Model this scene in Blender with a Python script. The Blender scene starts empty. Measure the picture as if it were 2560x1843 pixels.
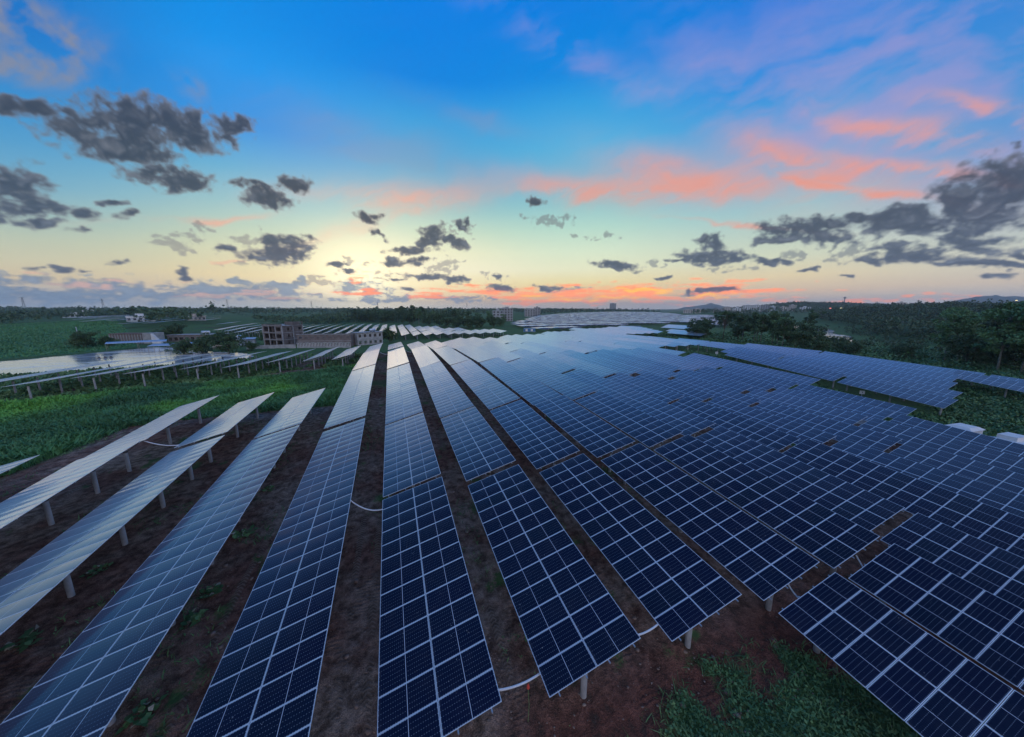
import bpy, math, random
import numpy as np
from mathutils import Matrix, Vector

# ------------------------------------------------------------------ camera
S = bpy.context.scene
COL = S.collection
Z0 = 18.0                                    # height of the drone over the world zero
FPX, PITCH, YAW, CYO = 811.7174, math.radians(10.2776), math.radians(20.2452), -2.2547
cam = bpy.data.cameras.new('camera')
cam.sensor_width = 36.0
cam.lens = 36.0 * FPX / 2560.0
cam.shift_y = -CYO / 2560.0 * -1.0
cam.clip_start = 0.1
cam.clip_end = 40000
camo = bpy.data.objects.new('camera', cam)
COL.objects.link(camo)
camo.location = (0, 0, Z0)
camo.rotation_euler = (math.pi / 2 - PITCH, 0, -YAW)
S.camera = camo

_cy, _sy = math.cos(YAW), math.sin(YAW)
_f = np.array([_sy * math.cos(PITCH), _cy * math.cos(PITCH), -math.sin(PITCH)])
_r = np.array([_cy, -_sy, 0.0])
_u = np.cross(_r, _f)


def sky_dir(px, py):
    """azimuth (right of the row direction) and elevation, degrees, of a spot of the sky"""
    d = _f + _r * (px - 1280) / FPX - _u * (py - 921.5 - CYO) / FPX
    d /= np.linalg.norm(d)
    return math.degrees(math.atan2(d[0], d[1])), math.degrees(math.asin(d[2]))


def lin(c):
    return tuple(((v / 255) / 12.92 if v / 255 <= 0.04045 else ((v / 255 + 0.055) / 1.055) ** 2.4) for v in c) + (1.0,)


# ------------------------------------------------------------------ sky
class NT:
    def __init__(self, tree):
        self.t = tree
        self.n = tree.nodes
        self.l = tree.links

    def put(self, sock, v):
        if isinstance(v, bpy.types.NodeSocket):
            self.l.new(v, sock)
        elif v is not None:
            sock.default_value = v

    def new(self, typ, **kw):
        n = self.n.new(typ)
        for k, v in kw.items():
            setattr(n, k, v)
        return n

    def m(self, op, a, b=None, c=None, clamp=False):
        n = self.new('ShaderNodeMath', operation=op, use_clamp=clamp)
        self.put(n.inputs[0], a)
        if b is not None:
            self.put(n.inputs[1], b)
        if c is not None:
            self.put(n.inputs[2], c)
        return n.outputs[0]

    def v(self, op, a, b=None, c=None, scale=None):
        n = self.new('ShaderNodeVectorMath', operation=op)
        self.put(n.inputs[0], a)
        if b is not None:
            self.put(n.inputs[1], b)
        if c is not None:
            self.put(n.inputs[2], c)
        if scale is not None:
            self.put(n.inputs['Scale'], scale)
        return n.outputs['Value'] if op in ('DOT_PRODUCT', 'LENGTH', 'DISTANCE') else n.outputs[0]

    def sep(self, v):
        n = self.new('ShaderNodeSeparateXYZ')
        self.put(n.inputs[0], v)
        return n.outputs

    def comb(self, x=0.0, y=0.0, z=0.0):
        n = self.new('ShaderNodeCombineXYZ')
        for s, q in zip(n.inputs, (x, y, z)):
            self.put(s, q)
        return n.outputs[0]

    def noise(self, vec, scale, detail=4.0, rough=0.55, dist=0.0, dim='3D', w=None):
        n = self.new('ShaderNodeTexNoise', noise_dimensions=dim)
        self.put(n.inputs['Vector'], vec)
        n.inputs['Scale'].default_value = scale
        n.inputs['Detail'].default_value = detail
        n.inputs['Roughness'].default_value = rough
        n.inputs['Distortion'].default_value = dist
        if w is not None:
            self.put(n.inputs['W'], w)
        return n.outputs['Fac']

    def mix(self, fac, a, b):
        n = self.new('ShaderNodeMix', data_type='RGBA')
        self.put(n.inputs[0], fac)
        self.put(n.inputs[6], a)
        self.put(n.inputs[7], b)
        return n.outputs[2]

    def rng(self, val, a, b, c=0.0, d=1.0, smooth=True):
        n = self.new('ShaderNodeMapRange', interpolation_type='SMOOTHSTEP' if smooth else 'LINEAR')
        self.put(n.inputs[0], val)
        for i, q in enumerate((a, b, c, d)):
            self.put(n.inputs[i + 1], q)
        return n.outputs[0]

    def ramp(self, fac, stops):
        n = self.new('ShaderNodeValToRGB')
        cr = n.color_ramp
        while len(cr.elements) < len(stops):
            cr.elements.new(0.5)
        for e, (p, c) in zip(cr.elements, stops):
            e.position = p
            e.color = c
        self.put(n.inputs[0], fac)
        return n.outputs[0]


# --- the dusk sky is computed here, cloud by cloud, as a panorama of directions
_g = np.random.RandomState(5)
_ga = _g.rand(512, 512) * 2 * np.pi
_gx, _gy = np.cos(_ga).astype(np.float32), np.sin(_ga).astype(np.float32)


def perlin(x, y):
    xi, yi = np.floor(x).astype(int), np.floor(y).astype(int)
    fx, fy = x - xi, y - yi
    u = fx * fx * fx * (fx * (fx * 6 - 15) + 10)
    v = fy * fy * fy * (fy * (fy * 6 - 15) + 10)

    def g(i, j):
        a, b = (xi + i) & 511, (yi + j) & 511
        return _gx[a, b] * (fx - i) + _gy[a, b] * (fy - j)
    return ((g(0, 0) * (1 - u) + g(1, 0) * u) * (1 - v) + (g(0, 1) * (1 - u) + g(1, 1) * u) * v) * 1.5


def pfbm(x, y, o=6, gain=0.55, billow=False):
    s = 0.0
    a = 1.0
    tot = 0.0
    for i in range(o):
        n = perlin(x + 13.7 * i, y + 5.3 * i)
        s = s + a * ((0.45 - np.abs(n) * 1.6) if billow else n)
        tot += a
        a *= gain
        x, y = (0.8 * x - 0.6 * y) * 2.03, (0.6 * x + 0.8 * y) * 2.03
    return s / tot


def sstep(v, a, b):
    q = np.clip((v - a) / (b - a), 0, 1)
    return q * q * (3 - 2 * q)


LINA = lambda c: np.array(lin(c)[:3], np.float32)
# colours read down seven bearings of the sky: (height in the picture, colour)
COLS = [
    (-60, [(0, (20, 112, 196)), (200, (40, 140, 210)), (330, (78, 158, 208)), (430, (112, 174, 204)), (520, (158, 192, 190)), (580, (190, 203, 182)), (640, (212, 208, 176)), (690, (220, 200, 162)), (730, (190, 184, 178)), (768, (158, 170, 186))]),
    (640, [(0, (0, 138, 230)), (180, (0, 150, 238)), (320, (24, 146, 228)), (430, (80, 172, 214)), (510, (132, 192, 204)), (570, (176, 206, 190)), (630, (216, 218, 180)), (690, (236, 214, 162)), (730, (212, 194, 172)), (768, (165, 175, 185))]),
    (1080, [(0, (0, 128, 228)), (200, (0, 134, 226)), (300, (50, 160, 224)), (400, (72, 170, 218)), (470, (98, 178, 208)), (530, (150, 200, 202)), (580, (196, 222, 200)), (630, (238, 240, 204)), (675, (255, 248, 214)), (710, (252, 232, 176)), (745, (236, 198, 150)), (768, (184, 178, 176))]),
    (1450, [(0, (2, 126, 224)), (180, (12, 138, 224)), (260, (50, 160, 226)), (360, (84, 178, 224)), (440, (108, 184, 214)), (510, (146, 202, 208)), (570, (186, 224, 208)), (630, (224, 240, 210)), (675, (242, 242, 204)), (705, (246, 230, 172)), (740, (242, 194, 132)), (768, (192, 180, 172))]),
    (1950, [(0, (16, 124, 222)), (180, (44, 142, 224)), (330, (84, 164, 222)), (440, (120, 182, 216)), (520, (160, 202, 208)), (580, (192, 214, 202)), (640, (218, 224, 196)), (690, (234, 216, 174)), (730, (218, 192, 165)), (768, (182, 182, 185))]),
    (2620, [(0, (52, 134, 216)), (200, (80, 148, 216)), (330, (100, 154, 214)), (420, (130, 170, 212)), (520, (178, 190, 200)), (590, (198, 206, 196)), (650, (214, 210, 190)), (700, (212, 196, 175)), (740, (188, 184, 182)), (775, (165, 176, 192))]),
]


def sky_base(AZ, EL):
    out = None
    pa = None
    for px, st in COLS:
        es, cs = [], []
        for y, c in reversed(st):
            es.append(sky_dir(px, y)[1])
            cs.append(LINA(c))
        top = st[0][1]
        es += [62, 90]
        cs += [LINA((top[0] * .4, top[1] * .74, top[2] * .80)), LINA((2, 62, 150))]
        es = np.array(es)
        o = np.argsort(es)
        cs = np.array(cs)[o]
        col = np.stack([np.interp(np.maximum(EL, 0), es[o], cs[:, i]) for i in range(3)], -1)
        a = sky_dir(px, 560)[0]
        if out is None:
            out = col
        else:
            k = sstep(AZ, pa, a)[..., None]
            out = out * (1 - k) + col * k
        pa = a
    # the unseen sky behind the camera is brightened as added fill light
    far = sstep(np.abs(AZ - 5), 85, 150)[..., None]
    dusk_fill = np.stack([np.interp(np.maximum(EL, 0), [0, 10, 30, 60, 80, 90], v) for v in np.array([LINA((190, 185, 200)), LINA((222, 205, 214)), LINA((205, 208, 228)), LINA((150, 178, 220)), LINA((30, 100, 180)), LINA((2, 62, 150))]).T], -1)
    return out * (1 - far) + dusk_fill * 1.35 * far


def patches(items, A, E_):
    f = np.full(A.shape, -9.0, np.float32)
    for it in items:
        px, py, hw, hh = it[:4]
        rot = it[4] if len(it) > 4 else 0.0
        a, e = sky_dir(px, py)
        a1, e1 = sky_dir(px + hw, py)
        a2, e2 = sky_dir(px, py + hh)
        c0 = math.cos(math.radians(e))
        sx = max(0.3, math.hypot((a1 - a) * c0, e1 - e))
        sy = max(0.25, abs(e2 - e))
        sl = math.atan2(e1 - e, (a1 - a) * c0) - math.radians(rot)
        c, s = math.cos(sl), math.sin(sl)
        X, Y = (A - a) * c0, E_ - e
        f = np.maximum(f, 1 - ((X * c + Y * s) / sx) ** 2 - ((-X * s + Y * c) / sy) ** 2)
    return f


def blend(img, mask, col):
    return img * (1 - mask[..., None]) + np.asarray(col, np.float32) * mask[..., None]


VEIL = [(2150, 170, 420, 150, 18), (2450, 110, 260, 120, 20), (1900, 240, 330, 70, 18), (1500, 170, 300, 36, 14), (2320, 350, 420, 60, 14)]
VEIL2 = [(930, 340, 230, 46, 14), (1000, 400, 190, 34, 8), (1180, 300, 120, 24, 14)]
SALM = [(1500, 476, 200, 34, 2), (1760, 446, 260, 44, 8), (2020, 396, 260, 36, 13), (2280, 330, 260, 24, 14), (2480, 285, 200, 16, 13), (2330, 425, 260, 11, 12), (2120, 462, 200, 10, 10),
        (1000, 492, 200, 34, -3), (880, 575, 150, 14, -16), (540, 548, 150, 7, -4), (1820, 560, 150, 5, 4)]
FIRE = [(1480, 736, 430, 24, 0), (1780, 726, 190, 24, 0), (1060, 738, 55, 13), (1250, 724, 140, 8), (900, 728, 60, 8), (2050, 752, 320, 5), (905, 690, 34, 16), (1330, 756, 90, 4), (2450, 742, 200, 4)]
GOLD = [(1480, 745, 170, 5), (1640, 727, 160, 5), (1350, 737, 60, 3), (1790, 740, 90, 4)]
DARK = [(370, 300, 150, 50, 4), (290, 350, 130, 42), (480, 335, 110, 38, 10), (200, 320, 90, 36), (70, 272, 90, 22, 4), (570, 308, 60, 24), (330, 385, 120, 20),
        (420, 440, 100, 32, 6), (390, 425, 60, 22), (470, 462, 50, 16),
        (20, 470, 100, 52, 14), (60, 430, 45, 30), (105, 520, 75, 30, 10), (20, 520, 70, 40), (110, 562, 65, 15), (10, 562, 30, 8), (233, 540, 38, 16), (212, 580, 34, 8), (315, 542, 30, 12, -14), (280, 508, 30, 8, 10),
        (735, 462, 40, 22), (670, 500, 52, 24), (612, 462, 40, 13, 8), (700, 512, 44, 18), (650, 475, 30, 14),
        (700, 632, 78, 25), (748, 607, 42, 20), (575, 622, 30, 13), (690, 600, 40, 16),
        (300, 656, 32, 6), (135, 674, 30, 8), (68, 675, 28, 5), (455, 686, 22, 18), (190, 676, 24, 5),
        (915, 550, 24, 14, 20), (940, 546, 16, 12), (945, 592, 26, 9, 24), (1088, 585, 26, 26, 24), (1075, 605, 30, 16), (1152, 560, 20, 18, 20), (1148, 608, 20, 15), (1115, 600, 20, 10), (1030, 626, 58, 10), (978, 650, 24, 12), (1040, 652, 36, 9),
        (1062, 692, 46, 11), (1125, 696, 42, 11, 14), (872, 678, 24, 7), (1240, 690, 22, 4), (1255, 718, 36, 11), (1372, 717, 34, 7), (1336, 503, 20, 11), (990, 700, 22, 5), (1020, 723, 26, 6),
        (845, 662, 26, 8), (1545, 662, 58, 13, 9), (1690, 646, 30, 6), (1652, 696, 22, 4), (1760, 640, 80, 20, 2), (1768, 608, 44, 24, 4), (1840, 640, 40, 12),
        (1980, 585, 110, 26, 9), (1930, 600, 60, 18), (2060, 560, 70, 26, 4), (2200, 560, 100, 28), (2150, 545, 50, 16), (2250, 545, 60, 26), (2330, 548, 110, 28, 6), (2420, 510, 120, 52, 18), (2475, 450, 85, 46, 10), (2540, 480, 90, 62), (2480, 540, 110, 24, 6), (2490, 500, 120, 56, 12), (2400, 556, 120, 26, 6), (2535, 440, 60, 44), (2270, 562, 120, 28, 4), (2030, 578, 120, 26, 8), (2460, 612, 110, 20, 8),
        (2300, 636, 150, 22, 12), (2450, 600, 130, 26, 10), (2440, 668, 200, 11, 6), (2545, 640, 80, 12, 8), (2180, 648, 60, 10, 6), (2240, 610, 40, 10),
        (2320, 577, 20, 6), (2014, 678, 20, 5), (1925, 652, 50, 8, 8), (2542, 378, 22, 5, 18), (1785, 728, 80, 7, -4), (2480, 697, 60, 3), (2060, 600, 18, 8), (2120, 690, 30, 3)]
WISPY = [(450, 612, 60, 26), (490, 570, 30, 18), (420, 590, 20, 10), (640, 600, 60, 20), (1105, 665, 40, 18), (1150, 570, 36, 24), (2100, 622, 70, 22), (2090, 650, 60, 12), (1820, 668, 80, 8), (1960, 640, 40, 10), (1630, 655, 22, 14), (880, 655, 50, 10), (1000, 690, 60, 16), (1370, 553, 60, 14), (1490, 592, 60, 7), (2380, 640, 120, 22), (640, 660, 60, 8), (1240, 690, 40, 8), (800, 700, 60, 10)]
SOFT = [(70, 70, 100, 80, 30), (150, 120, 90, 44, -30), (30, 150, 80, 40, 10), (470, 215, 26, 30, -50), (90, 40, 60, 40)]
BANK = [(60, 730, 280, 44), (300, 724, 240, 34), (480, 726, 180, 28), (620, 728, 160, 22), (650, 742, 200, 10), (890, 712, 60, 20, 0), (930, 730, 60, 14), (60, 708, 90, 14), (230, 700, 50, 10), (600, 708, 60, 8), (700, 712, 60, 10), (730, 706, 24, 14), (1150, 748, 120, 8), (-300, 735, 300, 36), (980, 748, 120, 9), (1420, 722, 60, 6)]


def make_sky(AZ, EL):
    """linear colours of the sky for arrays of azimuth / elevation in degrees"""
    img = sky_base(AZ, EL).astype(np.float32)
    E2 = EL + 2.5
    lx, ly = AZ * 0.15, np.sign(E2) * np.sqrt(np.abs(E2)) * 1.35          # finer towards the horizon
    wx = pfbm(lx * 0.8 + 40, ly * 0.8, 4)
    wy = pfbm(lx * 0.8, ly * 0.8 + 70, 4)
    w2 = pfbm(lx * 2.4 + 9, ly * 2.4, 5)
    # streaks that sweep up to the right, in a flat view of the cloud sheet
    c20 = np.radians(np.clip(AZ - 20, -80, 80))
    gX = np.tan(c20)
    gY = np.tan(np.radians(np.clip(EL, -5, 70))) / np.cos(c20)

    def streak(th, fx, fy, ox=0.0, o=6):
        c, s_ = math.cos(math.radians(th)), math.sin(math.radians(th))
        S_, N_ = gX * c + gY * s_, -gX * s_ + gY * c
        return pfbm(S_ * fx + ox + wx * 0.25, N_ * fy + wy * 0.5, o, 0.58)
    st = streak(16, 1.6, 7.0)
    st2 = streak(20, 4.0, 16.0, 30)
    st3 = streak(10, 1.3, 9.0, 60)

    def haze_sum(items, w=1.0):
        f = 0.0
        A_, E_ = AZ + wx * 2 + st * 1.5, EL + wy * 1.0 + st * 0.9 + st2 * 0.6
        for it in items:
            r = 1 - patches([it], A_, E_)
            f = f + np.exp(-np.minimum(r, 20) * w)
        return f
    v = haze_sum(VEIL, 0.8)
    m = np.clip(v, 0, 1.2) * np.clip(0.50 + st * 1.5 + st2 * 0.9, 0, 1.4)
    img = blend(img, np.clip(m * 0.40, 0, 0.5), LINA((176, 156, 206)))
    img = blend(img, np.clip(haze_sum(VEIL2, 0.8) * (0.5 + st3 * 0.9), 0, 0.8) * 0.34, LINA((150, 140, 168)))
    f = haze_sum(SALM, 0.8)
    m = np.clip(f, 0, 1.5) * np.clip(0.66 + st * 1.0 + st3 * 0.5 + st2 * 0.7, 0.1, 1.4)
    img = blend(img, np.clip(m * 0.72, 0, 0.78), LINA((238, 166, 148)))
    m = np.clip(f - 0.35, 0, 1.2) * np.clip(st * 2.0 + st2 * 1.2 + 0.30, 0, 1.2)
    img = blend(img, np.clip(m * 0.48, 0, 0.55), LINA((246, 146, 116)))
    # glow where the sun has just gone down
    ga, ge = sky_dir(905, 690)
    d2 = ((AZ - ga) * 0.7) ** 2 + (EL - ge) ** 2
    img = blend(img, 0.7 * np.exp(-d2 / 22) + 0.34 * np.exp(-d2 / 150), LINA((255, 243, 200)) * 1.45)
    A2, E3 = AZ + wx * 2.5 + w2 * 1.6, EL + wy * 1.0 + w2 * 0.7
    fl = pfbm(AZ * 0.16, EL * 1.9, 5, 0.6)
    # blue bank low in the left
    hb = pfbm(AZ * 0.55, EL * 1.1 + 7, 6, 0.6)
    bk = patches(BANK, A2, E3)
    m = sstep(np.maximum(bk, -1.5) * 0.8 + hb * 1.9 + fl * 0.8, -0.1, 0.8)
    rim = LINA((124, 150, 178)) * 1.0
    body = LINA((70, 112, 150))
    tone = sstep(hb + fl * 0.6, -0.3, 0.4)[..., None]
    img = img * (1 - 0.82 * m[..., None]) + (rim * tone + body * (1 - tone)) * 0.82 * m[..., None]
    m = sstep(patches(FIRE, A2, E3) * 0.7 + fl * 2.0 + hb * 0.7, 0.0, 0.9)
    img = blend(img, m * 0.92, LINA((255, 138, 82)) * 1.5)
    m = sstep(patches([(650, 738, 140, 7), (480, 738, 80, 5), (200, 712, 90, 5), (590, 655, 50, 5), (330, 700, 120, 5), (60, 690, 60, 5)], A2, E3) * 0.7 + fl * 2.0 + hb * 0.7, 0.0, 0.9)
    img = blend(img, m * 0.6, LINA((250, 190, 160)))
    m = sstep(patches(GOLD, A2, E3) * 0.7 + fl * 2.2, 0.0, 0.9)
    img = blend(img, m * 0.85, LINA((255, 180, 55)) * 1.5)
    m = np.clip(haze_sum(SOFT, 0.9), 0, 1.2) * np.clip(0.62 + w2 * 1.5 + st2 * 0.8, 0, 1.2)
    img = blend(img, np.clip(m * 0.85, 0, 0.82), LINA((138, 142, 158)))
    # grey cumulus: ragged puffs, paler where thin and along the upper rim
    bl = pfbm(lx * 2.6 + wx, ly * 2.9 + wy, 6, 0.5, billow=True)
    b2 = pfbm(lx * 6 + 50, ly * 6, 5, 0.6)
    dk = patches(DARK, AZ + wx * 1.5 + w2 * 1.2, EL + wy * 0.8 + w2 * 0.7)
    dens = np.maximum(dk, -3.5) * 1.15 + bl * 1.75 + b2 * 1.25 + 0.36
    mask = sstep(dens, -0.3, 1.2)
    wd = np.maximum(patches(WISPY, A2, E3), -3) * 0.7 + bl * 2.2 + b2 * 1.9 + 0.05
    mask = np.maximum(mask, 0.66 * sstep(wd, 0.1, 1.0))
    up = pfbm(lx * 2.6 + wx, ly * 2.9 + wy + 0.22, 4, 0.45, billow=True)
    bs = pfbm(lx * 2.6 + wx, ly * 2.9 + wy, 4, 0.45, billow=True)
    shade = np.clip((bs - up) * 0.8 + b2 * 0.3 + 0.06, -1, 1)
    hi = sstep(EL, 3, 18)[..., None]
    body = (LINA((66, 82, 106)) * (1 - hi) + LINA((62, 67, 78)) * hi)
    pale = (LINA((118, 130, 150)) * (1 - hi) + LINA((112, 115, 124)) * hi)
    deep = (LINA((50, 62, 82)) * (1 - hi) + LINA((46, 51, 61)) * hi)
    k1 = sstep(shade, 0.0, 0.8)[..., None]
    k2 = sstep(-shade + 0.25 * sstep(dens, 1.0, 2.2), 0.0, 0.8)[..., None]
    thin = (1 - sstep(dens, 0.2, 1.5))[..., None]
    cc = body * (1 - k1) + pale * k1
    cc = cc * (1 - k2 * 0.8) + deep * k2 * 0.8
    warm = LINA((190, 176, 168)) * np.exp(-d2 / 500)[..., None] + pale * (1 - np.exp(-d2 / 500)[..., None])
    cc = cc * (1 - thin * 0.55) + warm * thin * 0.55
    img = img * (1 - 0.94 * mask[..., None]) + cc * 0.94 * mask[..., None]
    # the low sky is seen through kilometres of air: it shines a little brighter than it will look
    img = img * (1 + 0.55 * np.exp(-np.maximum(EL, 0) / 2.2))[..., None]
    below = (1 - sstep(EL, -4, 0))[..., None]
    return img * (1 - below) + LINA((120, 132, 150)) * below


def sky_panorama(w=4096):
    h = w // 2
    img = np.zeros((h, w, 4), np.float32)
    img[..., 3] = 1
    az = (np.arange(w) + 0.5) / w * 360 - 180
    el = (np.arange(h) + 0.5) / h * 180 - 90
    i0 = int(h * (90 - 7) / 180)
    # a coarse pass all round, a fine one over the part of the sky in view
    c = 8
    A, B = np.meshgrid(az[::c], el[i0::c])
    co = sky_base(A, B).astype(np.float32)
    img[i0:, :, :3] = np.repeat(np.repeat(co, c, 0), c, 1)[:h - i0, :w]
    j0, j1 = np.searchsorted(az, -75), np.searchsorted(az, 115)
    i1 = int(h * (90 + 62) / 180)
    A, B = np.meshgrid(az[j0:j1], el[i0:i1])
    fine = make_sky(A, B)
    # feather the fine part into the rest
    k = np.minimum(np.clip((A + 75) / 15, 0, 1), np.clip((115 - A) / 15, 0, 1)) * np.clip((62 - B) / 10, 0, 1)
    k = k[..., None]
    img[i0:i1, j0:j1, :3] = img[i0:i1, j0:j1, :3] * (1 - k) + fine * k
    img[:i0, :, :3] = LINA((120, 132, 150))
    return img


_pano = sky_panorama()
_im = bpy.data.images.new('dusk_sky', _pano.shape[1], _pano.shape[0], alpha=False, float_buffer=True)
_im.colorspace_settings.name = 'Linear Rec.709'
_im.pixels.foreach_set(_pano.ravel())
_im.update()
_im.pack()

W = bpy.data.worlds.new('World')
S.world = W
W.use_nodes = True
t = NT(W.node_tree)
t.n.clear()
geo = t.new('ShaderNodeTexCoord')
mp = t.new('ShaderNodeMapping', vector_type='POINT')
mp.inputs['Rotation'].default_value = (0, 0, 0)
# azimuth 0 (middle of the panorama) is +Y
d = t.sep(geo.outputs['Generated'])
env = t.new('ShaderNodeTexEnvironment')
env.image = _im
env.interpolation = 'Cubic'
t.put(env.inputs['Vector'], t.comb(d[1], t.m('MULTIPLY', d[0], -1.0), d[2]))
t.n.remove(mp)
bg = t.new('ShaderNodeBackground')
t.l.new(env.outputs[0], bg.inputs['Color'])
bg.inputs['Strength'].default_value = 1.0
# a trace of the physical dusk sky under it
SUN_AZ, SUN_EL = math.radians(sky_dir(905, 690)[0]), math.radians(3.0)
sk = t.new('ShaderNodeTexSky', sky_type='NISHITA')
sk.sun_disc = False
sk.sun_elevation = SUN_EL
sk.sun_rotation = SUN_AZ
bg2 = t.new('ShaderNodeBackground')
t.put(bg2.inputs['Color'], sk.outputs[0])
bg2.inputs['Strength'].default_value = 0.0008
add = t.new('ShaderNodeAddShader')
t.l.new(bg.outputs[0], add.inputs[0])
t.l.new(bg2.outputs[0], add.inputs[1])
wo = t.new('ShaderNodeOutputWorld')
t.l.new(add.outputs[0], wo.inputs['Surface'])

sun = bpy.data.lights.new('sun', 'SUN')
sun.energy = 0.06
sun.angle = math.radians(20)
sun.color = (1.0, 0.82, 0.6)
suno = bpy.data.objects.new('sun', sun)
COL.objects.link(suno)
suno.rotation_euler = Vector((-math.sin(SUN_AZ) * math.cos(SUN_EL), -math.cos(SUN_AZ) * math.cos(SUN_EL), -math.sin(SUN_EL))).to_track_quat('-Z', 'Y').to_euler()

S.view_settings.view_transform = 'Standard'
S.view_settings.look = 'None'
S.view_settings.exposure = 0.0
S.view_settings.gamma = 1.0
S.view_settings.use_curve_mapping = False
S.render.engine = 'CYCLES'
S.cycles.use_denoising = True
S.cycles.max_bounces = 6
S.cycles.diffuse_bounces = 2
S.cycles.glossy_bounces = 3
S.cycles.transparent_max_bounces = 6

rnd = random.Random(7)
rs = np.random.RandomState(11)

# ------------------------------------------------------------------ helpers
def link(o, parent=None):
    COL.objects.link(o)
    if parent is not None:
        o.parent = parent
    return o


def tag(o, label=None, cat=None, group=None, kind=None):
    if label:
        o['label'] = label
    if cat:
        o['category'] = cat
    if group:
        o['group'] = group
    if kind:
        o['kind'] = kind
    return o


def empty(name, loc=(0, 0, 0), rz=0.0):
    o = bpy.data.objects.new(name, None)
    o.empty_display_size = 0.5
    o.location = loc
    o.rotation_euler = (0, 0, rz)
    return link(o)


def np_mesh(name, V, F, mats=(), uv=None, smooth=False, mi=None):
    """V (n,3); F (m,k) array of k-gons"""
    V = np.asarray(V, np.float32)
    F = np.asarray(F, np.int32)
    me = bpy.data.meshes.new(name)
    k = F.shape[1]
    me.vertices.add(len(V))
    me.vertices.foreach_set('co', V.ravel())
    me.loops.add(F.size)
    me.loops.foreach_set('vertex_index', F.ravel())
    me.polygons.add(len(F))
    me.polygons.foreach_set('loop_start', np.arange(0, F.size, k, dtype=np.int32))
    if uv is not None:
        l = me.uv_layers.new(name='UVMap')
        l.data.foreach_set('uv', np.asarray(uv, np.float32).ravel())
    for m in mats:
        me.materials.append(m)
    if mi is not None:
        me.polygons.foreach_set('material_index', np.asarray(mi, np.int32))
    if smooth:
        me.polygons.foreach_set('use_smooth', np.ones(len(F), bool))
    me.update(calc_edges=True)
    me.validate()
    return me


class MB:
    """collects boxes, tubes and quads into one mesh"""
    def __init__(self):
        self.v = []
        self.f = []

    def add(self, verts, faces):
        o = len(self.v)
        self.v += [tuple(p) for p in verts]
        self.f += [tuple(i + o for i in fc) for fc in faces]
        return self

    def box(self, x0, x1, y0, y1, z0, z1):
        return self.add([(x0, y0, z0), (x1, y0, z0), (x1, y1, z0), (x0, y1, z0), (x0, y0, z1), (x1, y0, z1), (x1, y1, z1), (x0, y1, z1)],
                        [(0, 3, 2, 1), (4, 5, 6, 7), (0, 1, 5, 4), (1, 2, 6, 5), (2, 3, 7, 6), (3, 0, 4, 7)])

    def tube(self, pts, rad, n=8, cap=True):
        pts = [Vector(p) for p in pts]
        if not hasattr(rad, '__len__'):
            rad = [rad] * len(pts)
        V = []
        Fc = []
        for i, p in enumerate(pts):
            d = (pts[min(i + 1, len(pts) - 1)] - pts[max(i - 1, 0)]).normalized()
            a = d.orthogonal().normalized() if abs(d.z) < 0.95 else Vector((1, 0, 0))
            a = (a - d * a.dot(d)).normalized()
            b = d.cross(a)
            for j in range(n):
                g = 2 * math.pi * j / n
                V.append(p + (a * math.cos(g) + b * math.sin(g)) * rad[i])
        for i in range(len(pts) - 1):
            for j in range(n):
                Fc.append((i * n + j, i * n + (j + 1) % n, (i + 1) * n + (j + 1) % n, (i + 1) * n + j))
        if cap:
            Fc.append(tuple(range(n - 1, -1, -1)))
            Fc.append(tuple((len(pts) - 1) * n + j for j in range(n)))
        return self.add(V, Fc)

    def mesh(self, name, mat=None, smooth=False):
        me = bpy.data.meshes.new(name)
        me.from_pydata(self.v, [], self.f)
        if mat:
            me.materials.append(mat)
        if smooth:
            for p in me.polygons:
                p.use_smooth = True
        me.update()
        return me

    def build(self, name, mat=None, parent=None, smooth=False, loc=None):
        o = bpy.data.objects.new(name, self.mesh(name, mat, smooth))
        if loc is not None:
            o.location = loc
        return link(o, parent)


def copy_tree(o, parent=None):
    c = o.copy()
    COL.objects.link(c)
    c.parent = parent
    for ch in list(o.children):
        copy_tree(ch, c)
    return c


# value noise on numpy arrays
_perm = rs.rand(256, 256).astype(np.float32)


def vnoise(x, y):
    xi = np.floor(x).astype(int)
    yi = np.floor(y).astype(int)
    fx = x - xi
    fy = y - yi
    fx = fx * fx * (3 - 2 * fx)
    fy = fy * fy * (3 - 2 * fy)
    a = _perm[xi & 255, yi & 255]
    b = _perm[(xi + 1) & 255, yi & 255]
    c = _perm[xi & 255, (yi + 1) & 255]
    d = _perm[(xi + 1) & 255, (yi + 1) & 255]
    return (a * (1 - fx) + b * fx) * (1 - fy) + (c * (1 - fx) + d * fx) * fy - 0.5


def fbm(x, y, o=4):
    s = 0
    a = 1.0
    for i in range(o):
        s = s + a * vnoise(x * 2 ** i + 17.3 * i, y * 2 ** i + 9.1 * i)
        a *= 0.5
    return s


def inpoly(x, y, poly):
    x = np.asarray(x, float)
    y = np.asarray(y, float)
    r = np.zeros(x.shape, bool)
    n = len(poly)
    for i in range(n):
        x1, y1 = poly[i]
        x2, y2 = poly[(i + 1) % n]
        c = ((y1 > y) != (y2 > y)) & (x < (x2 - x1) * (y - y1) / (y2 - y1 + 1e-12) + x1)
        r ^= c
    return r


# ------------------------------------------------------------------ materials
def material(name):
    m = bpy.data.materials.new(name)
    m.use_nodes = True
    m.node_tree.nodes.clear()
    n = NT(m.node_tree)
    out = n.new('ShaderNodeOutputMaterial')
    b = n.new('ShaderNodeBsdfPrincipled')
    n.l.new(b.outputs[0], out.inputs[0])
    return m, n, b


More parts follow.
